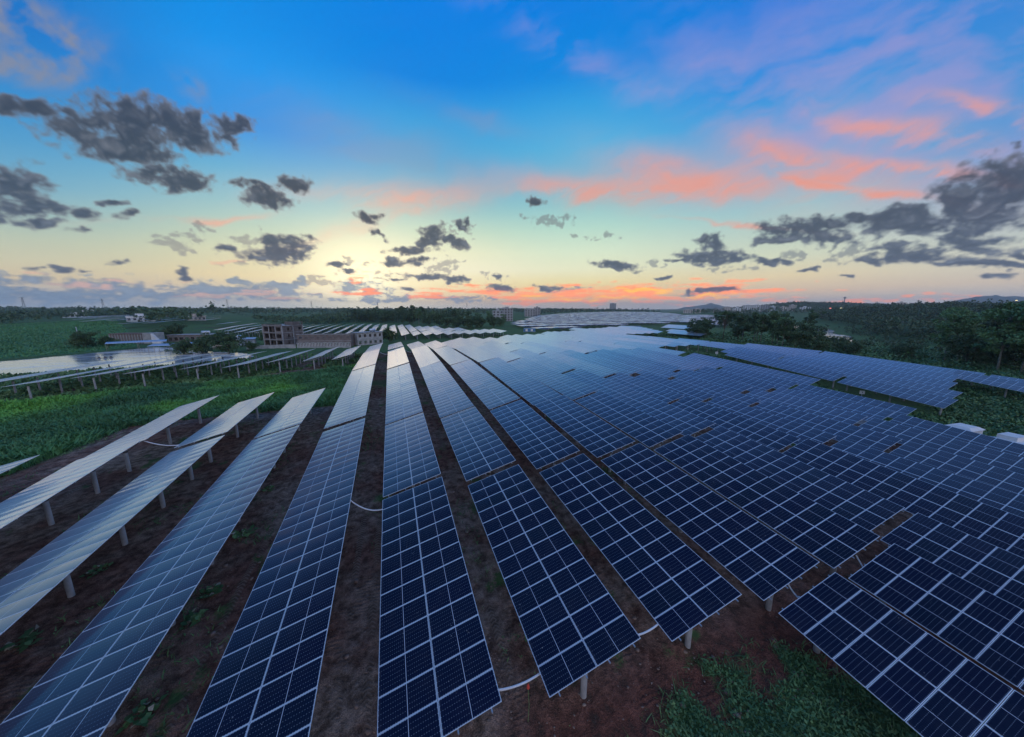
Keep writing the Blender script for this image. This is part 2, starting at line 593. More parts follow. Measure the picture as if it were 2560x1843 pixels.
def plain(name, c1, c2=None, rough=0.7, metal=0.0, scale=3.0, bump=0.0, spec=0.4):
    m, n, b = material(name)
    tc = n.new('ShaderNodeTexCoord').outputs['Object']
    f = n.noise(tc, scale, 5.0, 0.6)
    n.put(b.inputs['Base Color'], n.mix(n.rng(f, 0.3, 0.7), tuple(c1) + (1,), tuple(c2 or c1) + (1,)))
    b.inputs['Roughness'].default_value = rough
    b.inputs['Metallic'].default_value = metal
    b.inputs['Specular IOR Level'].default_value = spec
    if bump:
        bp = n.new('ShaderNodeBump')
        bp.inputs['Strength'].default_value = bump
        bp.inputs['Distance'].default_value = 0.05
        n.put(bp.inputs['Height'], n.noise(tc, scale * 4, 5.0, 0.6))
        n.l.new(bp.outputs[0], b.inputs['Normal'])
    return m


def leafmat(name, c1, c2, c3=None, scale=0.25, rough=0.55, trans=0.15):
    m, n, b = material(name)
    g = n.new('ShaderNodeNewGeometry').outputs['Position']
    f = n.noise(g, scale, 4.0, 0.6)
    col = n.mix(n.rng(f, 0.32, 0.68), tuple(c1) + (1,), tuple(c2) + (1,))
    if c3:
        f2 = n.noise(n.v('ADD', g, (31.0, 7.0, 3.0)), scale * 0.35, 3.0, 0.6)
        col = n.mix(n.rng(f2, 0.46, 0.64), col, tuple(c3) + (1,))
    oi = n.new('ShaderNodeObjectInfo')
    col = n.mix(n.m('MULTIPLY', oi.outputs['Random'], 0.35), col, tuple(v * 0.6 for v in c1) + (1,))
    n.put(b.inputs['Base Color'], col)
    b.inputs['Roughness'].default_value = rough
    b.inputs['Specular IOR Level'].default_value = 0.25
    return m


M = {}
M['concrete'] = plain('concrete', (0.27, 0.30, 0.33), (0.46, 0.49, 0.53), 0.8, scale=2.2, bump=0.2)
M['steel'] = plain('galvanised_steel', (0.42, 0.45, 0.48), (0.55, 0.58, 0.6), 0.45, 0.7, 5.0)
M['darksteel'] = plain('dark_steel', (0.10, 0.11, 0.12), (0.16, 0.17, 0.18), 0.5, 0.6, 5.0)
M['conduit'] = plain('white_conduit', (0.60, 0.64, 0.70), (0.72, 0.75, 0.8), 0.5, 0.0, 6.0)
M['bark'] = plain('bark', (0.06, 0.05, 0.04), (0.12, 0.10, 0.08), 0.9, scale=4.0, bump=0.5)
M['palebark'] = plain('pale_bark', (0.16, 0.17, 0.15), (0.26, 0.26, 0.23), 0.85, scale=4.0, bump=0.3)


def panel_material():
    m, n, b = material('solar_glass')
    uv = n.new('ShaderNodeUVMap').outputs[0]
    u0, v0, _ = n.sep(uv)
    u = n.m('FRACT', u0)
    v = n.m('FRACT', v0)
    oi = n.new('ShaderNodeObjectInfo').outputs['Random']
    wnn = n.new('ShaderNodeTexWhiteNoise', noise_dimensions='4D')
    n.put(wnn.inputs['Vector'], n.comb(n.m('FLOOR', u0), n.m('FLOOR', v0), 0.0))
    n.put(wnn.inputs['W'], n.m('MULTIPLY', oi, 917.0))
    r1, r2, r3 = n.sep(wnn.outputs['Color'])
    # frame, in metres from the rim (2.278 x 1.134 m)
    ed = n.m('MINIMUM', n.m('MULTIPLY', n.m('MINIMUM', u, n.m('SUBTRACT', 1.0, u)), 2.278), n.m('MULTIPLY', n.m('MINIMUM', v, n.m('SUBTRACT', 1.0, v)), 1.134))
    frame = n.m('LESS_THAN', ed, 0.018)
    mid = n.m('LESS_THAN', n.m('ABSOLUTE', n.m('MULTIPLY', n.m('SUBTRACT', u, 0.5), 2.278)), 0.010)
    # cells: 24 x 6 half cells inside the white margin
    cu = n.m('MULTIPLY', n.m('FRACT', n.m('MULTIPLY', n.rng(u, 0.018, 0.982, 0, 24, False), 1.0)), 0.0915)
    cv = n.m('MULTIPLY', n.m('FRACT', n.rng(v, 0.034, 0.966, 0, 6, False)), 0.176)
    eu = n.m('MINIMUM', cu, n.m('SUBTRACT', 0.0915, cu))
    ev = n.m('MINIMUM', cv, n.m('SUBTRACT', 0.176, cv))
    gap = n.m('LESS_THAN', n.m('MINIMUM', eu, n.m('MULTIPLY', ev, 0.62)), 0.0013)
    dia = n.m('LESS_THAN', n.m('ADD', eu, ev), 0.0125)
    bus = n.m('LESS_THAN', n.m('ABSOLUTE', n.m('SUBTRACT', n.m('FRACT', n.m('MULTIPLY', cv, 56.8)), 0.5)), 0.05)
    tint = n.mix(r1, (0.0012, 0.0050, 0.024, 1), (0.0016, 0.0085, 0.024, 1))
    tint = n.mix(n.m('MULTIPLY', r2, 0.5), tint, (0.0010, 0.0035, 0.030, 1))
    col = n.mix(n.m('MULTIPLY', bus, 0.15), tint, (0.06, 0.09, 0.16, 1))
    col = n.mix(n.m('MULTIPLY', gap, 0.35), col, (0.14, 0.20, 0.30, 1))
    col = n.mix(n.m('MULTIPLY', dia, 0.8), col, (0.40, 0.46, 0.55, 1))
    col = n.mix(mid, col, (0.60, 0.66, 0.76, 1))
    # a little dust
    pos = n.new('ShaderNodeNewGeometry').outputs['Position']
    dust = n.noise(pos, 0.8, 5.0, 0.65)
    col = n.mix(n.m('MULTIPLY', n.rng(dust, 0.45, 0.75), 0.02), col, (0.30, 0.28, 0.27, 1))
    low = n.m('MULTIPLY', n.rng(u, 0.06, 0.0), n.rng(n.noise(pos, 3.0, 4.0, 0.6), 0.4, 0.6))
    col = n.mix(n.m('MULTIPLY', low, 0.16), col, (0.30, 0.27, 0.25, 1))
    spot = n.rng(n.noise(pos, 7.5, 2.0, 0.5), 0.745, 0.77)
    col = n.mix(n.m('MULTIPLY', spot, 0.5), col, (0.55, 0.55, 0.52, 1))
    col = n.mix(frame, col, (0.86, 0.90, 0.96, 1))
    n.put(b.inputs['Base Color'], col)
    b.inputs['Roughness'].default_value = 0.6
    b.inputs['Specular IOR Level'].default_value = 0.0
    gl = n.new('ShaderNodeBsdfAnisotropic')
    gl.inputs['Color'].default_value = (1.0, 0.76, 0.70, 1)
    n.put(gl.inputs['Roughness'], n.m('ADD', n.m('MULTIPLY', frame, 0.42), n.rng(dust, 0.3, 0.8, 0.07, 0.13)))
    # glass sags between its rails and no two modules sit quite alike
    nrm = n.new('ShaderNodeNewGeometry').outputs['Normal']

    def world(vec):
        x = n.new('ShaderNodeVectorTransform', vector_type='VECTOR', convert_from='OBJECT', convert_to='WORLD')
        x.inputs[0].default_value = vec
        return n.v('NORMALIZE', x.outputs[0])
    glass = n.m('SUBTRACT', 1.0, frame)
    kv = n.m('MULTIPLY', n.m('ADD', n.m('MULTIPLY', n.m('SUBTRACT', v, 0.5), n.m('ADD', 0.055, n.m('MULTIPLY', r3, 0.035))), n.m('MULTIPLY', n.m('SUBTRACT', r1, 0.5), 0.014)), glass)
    ku = n.m('MULTIPLY', n.m('ADD', n.m('MULTIPLY', n.m('SUBTRACT', n.m('FRACT', n.m('MULTIPLY', u, 2.0)), 0.5), 0.004), n.m('MULTIPLY', n.m('SUBTRACT', r2, 0.5), 0.006)), glass)
    nn = n.v('ADD', nrm, n.v('SCALE', world((0, 1, 0)), scale=kv))
    nn = n.v('NORMALIZE', n.v('ADD', nn, n.v('SCALE', world((1, 0, 0)), scale=ku)))
    n.put(b.inputs['Normal'], nn)
    n.put(gl.inputs['Normal'], nn)
    # coated glass: almost black face on, a mirror of the sky at a shallow angle
    inc = n.new('ShaderNodeNewGeometry').outputs['Incoming']
    fac = n.m('SUBTRACT', 1.0, n.m('ABSOLUTE', n.v('DOT_PRODUCT', inc, nn)))
    fac = n.m('POWER', n.rng(fac, 0.30, 0.78, 0.0, 1.0, False), 2.1)
    fac = n.m('ADD', 0.02, n.m('MULTIPLY', fac, 0.97), clamp=True)
    pal = n.m('MAXIMUM', n.rng(fac, 0.35, 0.95), frame)
    n.put(gl.inputs['Color'], n.mix(pal, (1.0, 0.73, 0.68, 1), (1.0, 0.93, 0.88, 1)))
    fac = n.m('MAXIMUM', fac, n.m('MULTIPLY', frame, 0.5))
    mx = n.new('ShaderNodeMixShader')
    n.put(mx.inputs[0], fac)
    n.l.new(b.outputs[0], mx.inputs[1])
    # most of the sheen is broad: textured, slightly dusty glass
    g2 = n.new('ShaderNodeBsdfAnisotropic')
    n.put(g2.inputs['Color'], n.mix(pal, (1.0, 0.79, 0.77, 1), (1.0, 0.94, 0.90, 1)))
    g2.inputs['Roughness'].default_value = 0.52
    n.put(g2.inputs['Normal'], nn)
    m2 = n.new('ShaderNodeMixShader')
    m2.inputs[0].default_value = 0.58
    n.l.new(gl.outputs[0], m2.inputs[1])
    n.l.new(g2.outputs[0], m2.inputs[2])
    n.l.new(m2.outputs[0], mx.inputs[2])
    out = [x for x in n.n if x.type == 'OUTPUT_MATERIAL'][0]
    n.l.new(mx.outputs[0], out.inputs[0])
    return m


M['panel'] = panel_material()
M['alu'] = plain('aluminium_frame', (0.55, 0.6, 0.68), (0.62, 0.68, 0.76), 0.4, 0.4, 6.0)

# ------------------------------------------------------------------ terrain
def XL(k):
    return -1.43 + 6.515 * k


TAB = [  # (row, y, height of the high edge of its tables, camera at zero)
    (-5, 9, -14.3), (-5, 38, -12.6), (-4, 8, -14.3), (-4, 27, -13.0), (-4, 40, -12.4), (-4, 55, -11.85), (-3, 21.4, -13.4), (-3, 39.6, -12.47), (-3, 54.7, -11.9), (-2, 17.7, -13.6), (-2, 40, -12.4), (-2, 54.6, -12.0),
    (-1, 9.8, -14.4), (-1, 16, -14.05), (-1, 40.3, -12.4), (-1, 67, -11.1), (-1, 100, -11.5), (-1, 131, -12.8),
    (0, 9.3, -14.4), (0, 24.5, -13.1), (0, 40, -12.5), (0, 70, -11.25), (0, 98, -10.7), (0, 118, -11.4), (0, 131, -12.6),
    (1, 9.3, -14.4), (1, 24.5, -13.15), (1, 40, -12.45), (1, 70, -11.2), (1, 96, -10.7), (1, 131, -12.6),
    (2, 9.3, -14.5), (2, 25, -13.25), (2, 40, -12.25), (2, 70, -11.15), (2, 106, -11.3), (2, 131, -12.3),
    (3, 9.3, -14.5), (3, 25, -13.2), (3, 40, -12.2), (3, 70, -11.0), (4, 9.4, -14.58), (4, 25, -13.15), (4, 40.5, -12.15), (4, 72, -11.3), (4, 100, -11.3), (4, 150, -13.0),
    (5, 10.6, -14.74), (5, 26, -13.5), (5, 42, -12.5), (5, 58, -11.95), (6, -5, -15.8), (6, 5, -15.1), (6, 20.9, -14.05), (6, 36.7, -13.3), (6, 52.4, -12.4), (6, 100, -11.8),
    (7, 5, -15.6), (7, 20.8, -14.8), (7, 36.5, -13.85), (7, 53, -12.7), (8, 3, -15.8), (8, 17.8, -15.0), (8, 33.6, -14.5), (8, 50, -13.2), (8, 80, -12.2), (9, 8, -15.6), (9, 23.5, -14.75), (9, 39.2, -14.3), (9, 120, -12.6),
    (10, 8, -15.8), (10, 23.3, -14.9), (10, 39.3, -14.55), (11, 23.4, -15.1), (11, 60, -13.1), (12, 38.8, -14.25), (12, 69.7, -12.5), (12, 130, -12.8),
    (14, 25, -16.0), (14, 40.1, -14.5), (14, 52.8, -13.0), (14, 66, -12.0), (14, 140, -13), (16, 29.4, -14.9), (16, 60, -13), (16, 90, -12.6), (16, 180, -13.6),
    (18, 24, -14.9), (18, 34, -13.6), (18, 60, -13), (18, 100, -12.8), (19, 27, -15.2), (20, 180, -13.5), (24, 220, -13.6),
    (-2, 91, -11.4), (-2, 118, -12.0), (-3, 92, -11.35), (-3, 118, -12.1), (-4, 88, -11.3), (-5, 84, -11.5), (-7, 80, -11.3), (-9, 79, -11.8), (-9, 112, -12.6), (-5, 118, -12.8), (-12, 95, -12.8),
    (0, 200, -14.2), (0, 225, -14.0), (0, 330, -14.2), (7, 200, -14.0), (9, 270, -14.3), (-5, 220, -14.0), (-8, 300, -13.2), (-14, 250, -14.0), (-17, 380, -13.0), (12, 290, -14),
    (18, 225, -14.0), (22, 300, -14.0), (30, 300, -14.5), (50, 420, -13.5), (38, 580, -13), (80, 900, -11), (110, 1000, -10),
]
GRD = [  # bare ground heights
    (-40, 68, -15.3), (-22, 65, -15.2), (-65, 62, -15.9), (-95, 70, -16.3), (-30, 5, -17.8), (-60, 10, -17.8), (0, 0, -18.9), (0, -30, -21), (40, -30, -21), (-60, -40, -21), (95, 0, -19.6), (130, 0, -19.5),
    (-80, 125, -16.9), (-110, 130, -16.9), (-90, 180, -16.6), (-60, 160, -16.3), (-50, 172, -16.2), (-36, 164, -16.1), (-17, 158, -16.2), (-4, 166, -16.4), (10, 175, -17.2), (40, 180, -17.2), (-130, 160, -16.3), (-150, 120, -16.5),
    (-200, 250, -15.6), (-320, 430, -14.8), (-300, 250, -15.2), (-500, 400, -14.5), (-400, 700, -13), (-150, 500, -15.0), (-30, 420, -17.6), (60, 320, -17.8), (0, 600, -17), (100, 500, -17.5),
    (165, 120, -17.2), (160, 95, -17.2), (175, 60, -18.4), (190, 44, -18.6), (160, 20, -19), (220, 75, -20.0), (210, 20, -20), (300, 140, -22.3), (380, 200, -22.8), (480, 260, -22.6), (300, 85, -21.5), (390, 130, -20.5),
    (500, 130, -13), (430, 60, -14), (700, 200, -4), (600, 60, -5), (330, 20, -17), (300, -60, -17), (900, 380, -4), (1300, 450, -3), (1100, 200, -2), (350, 350, -18.5), (600, 480, -17), (900, 700, -14), (220, 215, -17.5), (260, 180, -18.5), (240, 130, -19),
    (-237, 380, -11), (-165, 350, -11.5), (-250, 450, -10), (-140, 380, -12), (-280, 515, -10), (-120, 320, -13), (-200, 480, -11), (1050, 720, -13), (950, 650, -14), (1500, 850, 13), (1700, 800, 11), (1350, 980, -8), (1900, 640, 4), (1250, 600, -8),
    (1800, 1400, -12), (2500, 2000, -10), (-1500, 1500, -8), (0, 2000, -12), (1000, 2500, -12), (2500, 400, 0), (-2500, 500, -8), (0, -600, -22), (800, -500, -18), (-800, -300, -18), (-1000, 600, -12), (300, 1200, -14), (-300, 1200, -12),
]
_C = np.array([(XL(k) + 4.43, y, z - 3.5) for k, y, z in TAB] + GRD, float)
# warp radii so that the far points do not stretch the near ones


def _warp(x, y):
    r = np.sqrt(x * x + y * y) + 1e-9
    s = np.where(r > 150, 150 + 110 * np.log(np.maximum(r, 150) / 110 - 150 / 110 + 1), r) / r
    return x * s, y * s


_wx, _wy = _warp(_C[:, 0], _C[:, 1])


def _tps(d2):
    return 0.5 * d2 * np.log(d2 + 1e-9)


_n = len(_C)
_K = _tps((_wx[:, None] - _wx) ** 2 + (_wy[:, None] - _wy) ** 2) + np.eye(_n) * 6.0
_Pm = np.c_[np.ones(_n), _wx, _wy]
_A = np.block([[_K, _Pm], [_Pm.T, np.zeros((3, 3))]])
_sol = np.linalg.solve(_A, np.r_[_C[:, 2], 0, 0, 0])


def ground0(x, y):
    """smooth ground height (world z)"""
    x = np.asarray(x, float)
    y = np.asarray(y, float)
    sh = x.shape
    a, b = _warp(x.ravel(), y.ravel())
    out = np.empty(a.shape)
    for i in range(0, len(a), 20000):
        s = slice(i, i + 20000)
        out[s] = _tps((a[s, None] - _wx) ** 2 + (b[s, None] - _wy) ** 2) @ _sol[:_n] + _sol[_n] + _sol[_n + 1] * a[s] + _sol[_n + 2] * b[s]
    out = np.clip(out, -26, 30)
    return out.reshape(sh) + Z0


POND = [(-140, 128), (-128, 146), (-118, 152), (-110, 163), (-104, 176), (-99, 186), (-88, 184), (-74, 172), (-68, 160), (-62, 156), (-56, 152), (-50, 146), (-46, 138), (-46, 130), (-54, 123), (-75, 120), (-100, 119), (-120, 112), (-140, 100), (-160, 104), (-158, 122)]
RIVER = [(262, 112), (286, 122), (318, 138), (350, 152), (378, 178), (420, 196), (470, 232), (520, 300), (610, 380), (590, 400), (500, 330), (440, 268), (400, 232), (350, 196), (320, 176), (290, 150), (258, 128)]
WATER_Z, RIVER_Z = Z0 - 16.5, Z0 - 22.0


def polydist(x, y, poly):
    d = np.full(np.shape(x), 1e9)
    n = len(poly)
    for i in range(n):
        x1, y1 = poly[i]
        x2, y2 = poly[(i + 1) % n]
        L2 = (x2 - x1) ** 2 + (y2 - y1) ** 2
        tt = np.clip(((x - x1) * (x2 - x1) + (y - y1) * (y2 - y1)) / L2, 0, 1)
        d = np.minimum(d, np.hypot(x - x1 - tt * (x2 - x1), y - y1 - tt * (y2 - y1)))
    return d


def ground(x, y):
    x = np.asarray(x, float)
    y = np.asarray(y, float)
    z = ground0(x, y)
    for poly, wz, bank in ((POND, WATER_Z, 5.0), (RIVER, RIVER_Z, 12.0)):
        near = (np.abs(x - np.mean([p[0] for p in poly])) < 260) & (np.abs(y - np.mean([p[1] for p in poly])) < 260)
        if not near.any():
            continue
        ins = inpoly(x, y, poly)
        d = polydist(x, y, poly)
        sgn = np.where(ins, -d, d)
        # bed below the water, land beside it above the water
        z = np.where(ins, np.minimum(z, wz - 0.15 - 0.5 * np.minimum(d, 3) / 3), z)
        up = wz + 0.15 + 0.5 * np.clip(d / bank, 0, 1)
        k = np.clip(d / bank, 0, 1)
        z = np.where(~ins & (d < bank), np.maximum(z, up) * (1 - k) + np.maximum(z, up * (1 - k) + z * k) * k, z)
    return z


def gz(x, y):
    return float(ground(np.array([x]), np.array([y]))[0])


# what grows where: 1 = green cover, 0 = bare earth
STRIP = [(-150, 40), (-36, 40.5), (-34, 57.5), (-9.5, 57.5), (-9.0, 84), (-16, 87), (-30, 86), (-36, 80), (-60, 76), (-150, 66)]
CROP = [(-128, 152), (-112, 170), (-106, 182), (-108, 196), (-130, 230), (-170, 300), (-250, 430), (-420, 520), (-560, 400), (-420, 160), (-180, 118), (-150, 130)]
LANE = [(XL(11) + 5.5, -30), (XL(11) + 5.5, 36), (XL(12) + 5.2, 38), (XL(12) + 5.2, 84), (XL(13), 86), (XL(17), 92), (XL(16), 66), (XL(14) - 1, 66), (XL(14) - 1, 22), (XL(14), 18), (135, 18), (135, -30)]


def cover_of(x, y):
    """fraction of green ground cover"""
    nz = fbm(x * 0.12, y * 0.12, 4)
    nf = fbm(x * 0.7 + 40, y * 0.7, 3)
    g = np.full(np.shape(x), 0.0)

    def soft(poly, w):
        ins = inpoly(x, y, poly)
        d = polydist(x, y, poly)
        s = np.where(ins, d, -d) / w + nz * 1.2 + nf * 0.6
        return np.clip(s * 0.5 + 0.5, 0, 1)
    g = np.maximum(g, soft(STRIP, 2.0))
    g = np.maximum(g, soft(CROP, 2.0))
    g = np.maximum(g, soft(LANE, 1.2))
    g = np.maximum(g, np.clip(((x - 77.5) / 2.0 + nz * 1.5 + nf * 0.6) * 0.5 + 0.5, 0, 1))
    # weedy ground beyond the crest and outside the fields
    out = np.maximum.reduce([(y - 118) / 12.0, (x - 126) / 6.0, (-36 - x) / 6.0 * (y < 60)]) + nz * 1.5
    g = np.maximum(g, np.clip(out, 0, 1))
    # left field: mixed
    lf = np.clip((-20 - x) / 10, 0, 1) * np.clip((y - 76) / 8, 0, 1) * np.clip(0.75 + nz * 1.5, 0, 1)
    g = np.maximum(g, lf)
    # slope in the right foreground
    fg = np.clip(1.5 - np.hypot((x - 16.5) / 6.0, (y - 4.6) / 3.0) + nz * 1.0 + nf * 1.1, 0, 1)
    fg2 = np.clip(nf * 2.2 + nz * 1.3 - 0.5, 0, 1) * 0.8
    g = np.maximum(g, np.maximum(fg, fg2))
    return g


def make_ground():
    fine = np.radians(np.arange(-50, 92, 0.28))
    coarse = np.radians(np.arange(92, 310, 5.0))
    A = np.r_[fine, coarse]
    Rr = [1.2]
    while Rr[-1] < 7200:
        Rr.append(Rr[-1] * (1.021 if Rr[-1] < 260 else 1.05))
    Rr = np.array(Rr)
    aa, rr = np.meshgrid(A, Rr)
    x = rr * np.sin(aa)
    y = rr * np.cos(aa)
    z = ground(x, y)
    cov = cover_of(x, y)
    amp = np.clip(rr / 12, 0.5, 1.0) * np.where(rr < 400, 1, 0.5)
    wet = inpoly(x, y, POND) | inpoly(x, y, RIVER)
    z = z + np.where(wet, 0, amp * (0.16 * fbm(x * 0.35, y * 0.35, 4) + 0.10 * fbm(x * 1.6, y * 1.6, 3) * (1 + cov)))
    # rutted wheel tracks along the service lane
    for k in (-2, -1, 0, 1, 2):
        xc = XL(k) - 1.05
        for off in (-0.62, 0.62):
            dxx = np.abs(x - xc - off - 0.25 * np.sin(y * 0.13 + k))
            z -= np.where((y < 70) & (y > 2), 0.05 * np.exp(-(dxx / 0.22) ** 2) * (0.6 + 0.4 * np.sin(y * 18 + k)), 0)
    na, nr = len(A), len(Rr)
    V = np.c_[x.ravel(), y.ravel(), z.ravel()]
    idx = np.arange(na * nr).reshape(nr, na)
    i2 = np.roll(idx, -1, 1)
    F = np.stack([idx[:-1], idx[1:], i2[1:], i2[:-1]], -1).reshape(-1, 4)
    V = np.r_[V, [[0, 0, gz(0, 0)]]]
    me = np_mesh('ground', V, F, [ground_material()], smooth=True)
    at = me.attributes.new('cover', 'FLOAT', 'POINT')
    at.data.foreach_set('value', np.r_[cov.ravel(), 0.0].astype(np.float32))
    crop = np.where(inpoly(x, y, CROP), 1.0, 0.0)
    at = me.attributes.new('crop', 'FLOAT', 'POINT')
    at.data.foreach_set('value', np.r_[crop.ravel(), 0.0].astype(np.float32))
    o = link(bpy.data.objects.new('ground', me))
    tag(o, 'uneven red brown earth with weedy green patches under and between the tables', 'ground', kind='structure')


def ground_material():
    m, n, b = material('earth')
    pos = n.new('ShaderNodeNewGeometry').outputs['Position']
    cov = n.new('ShaderNodeAttribute', attribute_name='cover').outputs['Fac']
    crop = n.new('ShaderNodeAttribute', attribute_name='crop').outputs['Fac']
    a = n.noise(pos, 0.16, 5.0, 0.6)
    c = n.noise(pos, 1.7, 6.0, 0.65)
    d = n.noise(pos, 9.0, 4.0, 0.6)
    earth = n.mix(n.rng(c, 0.3, 0.72), (0.11, 0.080, 0.064, 1), (0.46, 0.37, 0.31, 1))
    bankm = n.m('MULTIPLY', n.rng(n.sep(pos)[1], 14.0, 9.0), n.rng(n.sep(pos)[0], 1.5, 5.0))
    red = n.mix(n.rng(c, 0.3, 0.7), (0.075, 0.030, 0.024, 1), (0.27, 0.115, 0.085, 1))
    earth = n.mix(n.m('MAXIMUM', n.m('MULTIPLY', n.rng(a, 0.40, 0.62), 0.8), n.m('MULTIPLY', bankm, n.rng(c, 0.2, 0.5))), earth, red)
    earth = n.mix(n.m('MULTIPLY', n.rng(d, 0.6, 0.75), 0.35), earth, (0.32, 0.29, 0.26, 1))
    fine = n.noise(pos, 26.0, 3.0, 0.6)
    earth = n.mix(n.rng(fine, 0.40, 0.66), n.v('SCALE', earth, scale=0.62), n.v('SCALE', earth, scale=1.25))
    # cleat marks of the tractor in the service lanes
    px, py, _ = n.sep(pos)
    lane = n.m('SUBTRACT', n.m('MODULO', n.m('ADD', n.m('ADD', px, n.m('MULTIPLY', n.m('SINE', n.m('MULTIPLY', py, 0.13)), 0.25)), 6.515 * 20 + 1.43 + 1.05 + 3.2575), 6.515), 3.2575)
    inband = n.m('SUBTRACT', 1.0, n.rng(n.m('ABSOLUTE', n.m('SUBTRACT', n.m('ABSOLUTE', lane), 0.62)), 0.16, 0.24))
    cleat = n.rng(n.m('SINE', n.m('MULTIPLY', n.m('ADD', py, n.m('MULTIPLY', n.m('ABSOLUTE', n.m('SUBTRACT', n.m('ABSOLUTE', lane), 0.62)), 0.8)), 27.0)), -0.2, 0.5)
    worn = n.m('MULTIPLY', n.m('MULTIPLY', inband, n.m('SUBTRACT', 1.0, bankm)), n.rng(n.noise(pos, 0.28, 3.0, 0.6), 0.42, 0.58))
    earth = n.mix(n.m('MULTIPLY', worn, 0.5), earth, n.mix(cleat, (0.10, 0.078, 0.063, 1), (0.30, 0.25, 0.21, 1)))
    gr = n.mix(n.rng(c, 0.3, 0.7), (0.05, 0.115, 0.045, 1), (0.10, 0.19, 0.065, 1))
    gr = n.mix(n.rng(n.noise(pos, 0.07, 4.0, 0.6), 0.5, 0.7), gr, (0.08, 0.11, 0.06, 1))
    wave = n.new('ShaderNodeTexWave')
    n.put(wave.inputs['Vector'], n.v('MULTIPLY', pos, (0.30, 0.42, 0.0)))
    wave.inputs['Scale'].default_value = 0.55
    wave.inputs['Distortion'].default_value = 2.5
    cr = n.mix(n.m('ADD', n.m('MULTIPLY', wave.outputs['Fac'], 0.5), n.m('MULTIPLY', c, 0.5)), (0.06, 0.18, 0.08, 1), (0.11, 0.26, 0.10, 1))
    gr = n.mix(crop, gr, cr)
    n.put(b.inputs['Base Color'], n.mix(n.rng(n.m('ADD', cov, n.m('MULTIPLY', n.m('SUBTRACT', d, 0.5), 0.9)), 0.25, 0.7), earth, gr))
    b.inputs['Roughness'].default_value = 0.95
    b.inputs['Specular IOR Level'].default_value = 0.15
    # tread marks and clods
    tw = n.new('ShaderNodeTexWave', bands_direction='Y')
    n.put(tw.inputs['Vector'], pos)
    tw.inputs['Scale'].default_value = 1.3
    tw.inputs['Distortion'].default_value = 5.0
    tw.inputs['Detail'].default_value = 3.0
    h = n.m('ADD', n.m('MULTIPLY', c, 1.1), n.m('ADD', n.m('MULTIPLY', d, 0.5), n.m('MULTIPLY', n.m('MULTIPLY', tw.outputs['Fac'], n.rng(n.noise(pos, 0.35, 3.0), 0.52, 0.66)), 0.22)))
    h = n.m('ADD', h, n.m('ADD', n.m('MULTIPLY', n.m('MULTIPLY', worn, cleat), 0.16), n.m('MULTIPLY', fine, 0.16)))
    bp = n.new('ShaderNodeBump')
    bp.inputs['Strength'].default_value = 1.0
    bp.inputs['Distance'].default_value = 0.3
    n.put(bp.inputs['Height'], h)
    n.l.new(bp.outputs[0], b.inputs['Normal'])
    return m


make_ground()


def water_material():
    m, n, b = material('pond_water')
    pos = n.new('ShaderNodeNewGeometry').outputs['Position']
    w1 = n.noise(n.v('MULTIPLY', pos, (0.5, 1.0, 1.0)), 0.9, 5.0, 0.6)
    foam_sheen = n.noise(n.v('MULTIPLY', pos, (0.045, 0.16, 1.0)), 1.0, 6.0, 0.7, 0.8)
    n.put(b.inputs['Base Color'], n.mix(n.rng(foam_sheen, 0.46, 0.62), (0.40, 0.45, 0.50, 1), (0.82, 0.85, 0.88, 1)))  # foam streaks, with bright sky reflection painted into the pale water colour
    n.put(b.inputs['Roughness'], n.rng(foam_sheen, 0.5, 0.7, 0.06, 0.3))
    b.inputs['IOR'].default_value = 1.9
    bp = n.new('ShaderNodeBump')
    bp.inputs['Strength'].default_value = 0.5
    bp.inputs['Distance'].default_value = 0.035
    n.put(bp.inputs['Height'], w1)
    n.l.new(bp.outputs[0], b.inputs['Normal'])
    return m


M['water'] = water_material()
for poly, wz, lab in ((POND, WATER_Z, 'wind ruffled grey pond beyond the panels at the left'), (RIVER, RIVER_Z, 'pale river showing in glimpses behind the dark trees at the right')):
    me = bpy.data.meshes.new('water')
    me.from_pydata([(x, y, wz) for x, y in poly], [], [tuple(range(len(poly)))[::-1]])
    me.materials.append(M['water'])
    me.update()
    if me.polygons[0].normal.z < 0:
        me.flip_normals()
    tag(link(bpy.data.objects.new('water', me)), lab, 'water', kind='structure')

# ------------------------------------------------------------------ solar tables
TILT = math.radians(14.5)
CT, STt = math.cos(TILT), math.sin(TILT)
PW_, PL_ = 2.278, 1.154                # module length up the slope, module pitch along the row
TW = 4.58


def module_mesh():
    b = MB().box(0, 2.278, 0, 1.134, -0.035, 0)
    me = b.mesh('solar_module')
    me.materials.append(M['panel'])
    me.materials.append(M['alu'])
    uvl = me.uv_layers.new(name='UVMap')
    for p in me.polygons:
        p.material_index = 0 if p.normal.z > 0.9 else 1
        for li in p.loop_indices:
            co = me.vertices[me.loops[li].vertex_index].co
            uvl.data[li].uv = (co.x / 2.278 * 0.99998 + 0.00001, co.y / 1.134 * 0.99998 + 0.00001)
    return me


def deck_mesh(n):
    """a whole table's glass seen from afar: n modules long, two up the slope"""
    L = n * PL_ - 0.02
    b = MB().box(0, TW, 0, L, -0.04, 0)
    me = b.mesh('panel_deck')
    me.materials.append(M['panel'])
    me.materials.append(M['alu'])
    uvl = me.uv_layers.new(name='UVMap')
    for p in me.polygons:
        p.material_index = 0 if p.normal.z > 0.9 else 1
        for li in p.loop_indices:
            co = me.vertices[me.loops[li].vertex_index].co
            uvl.data[li].uv = (co.x / TW * 2, co.y / L * n)
    return me


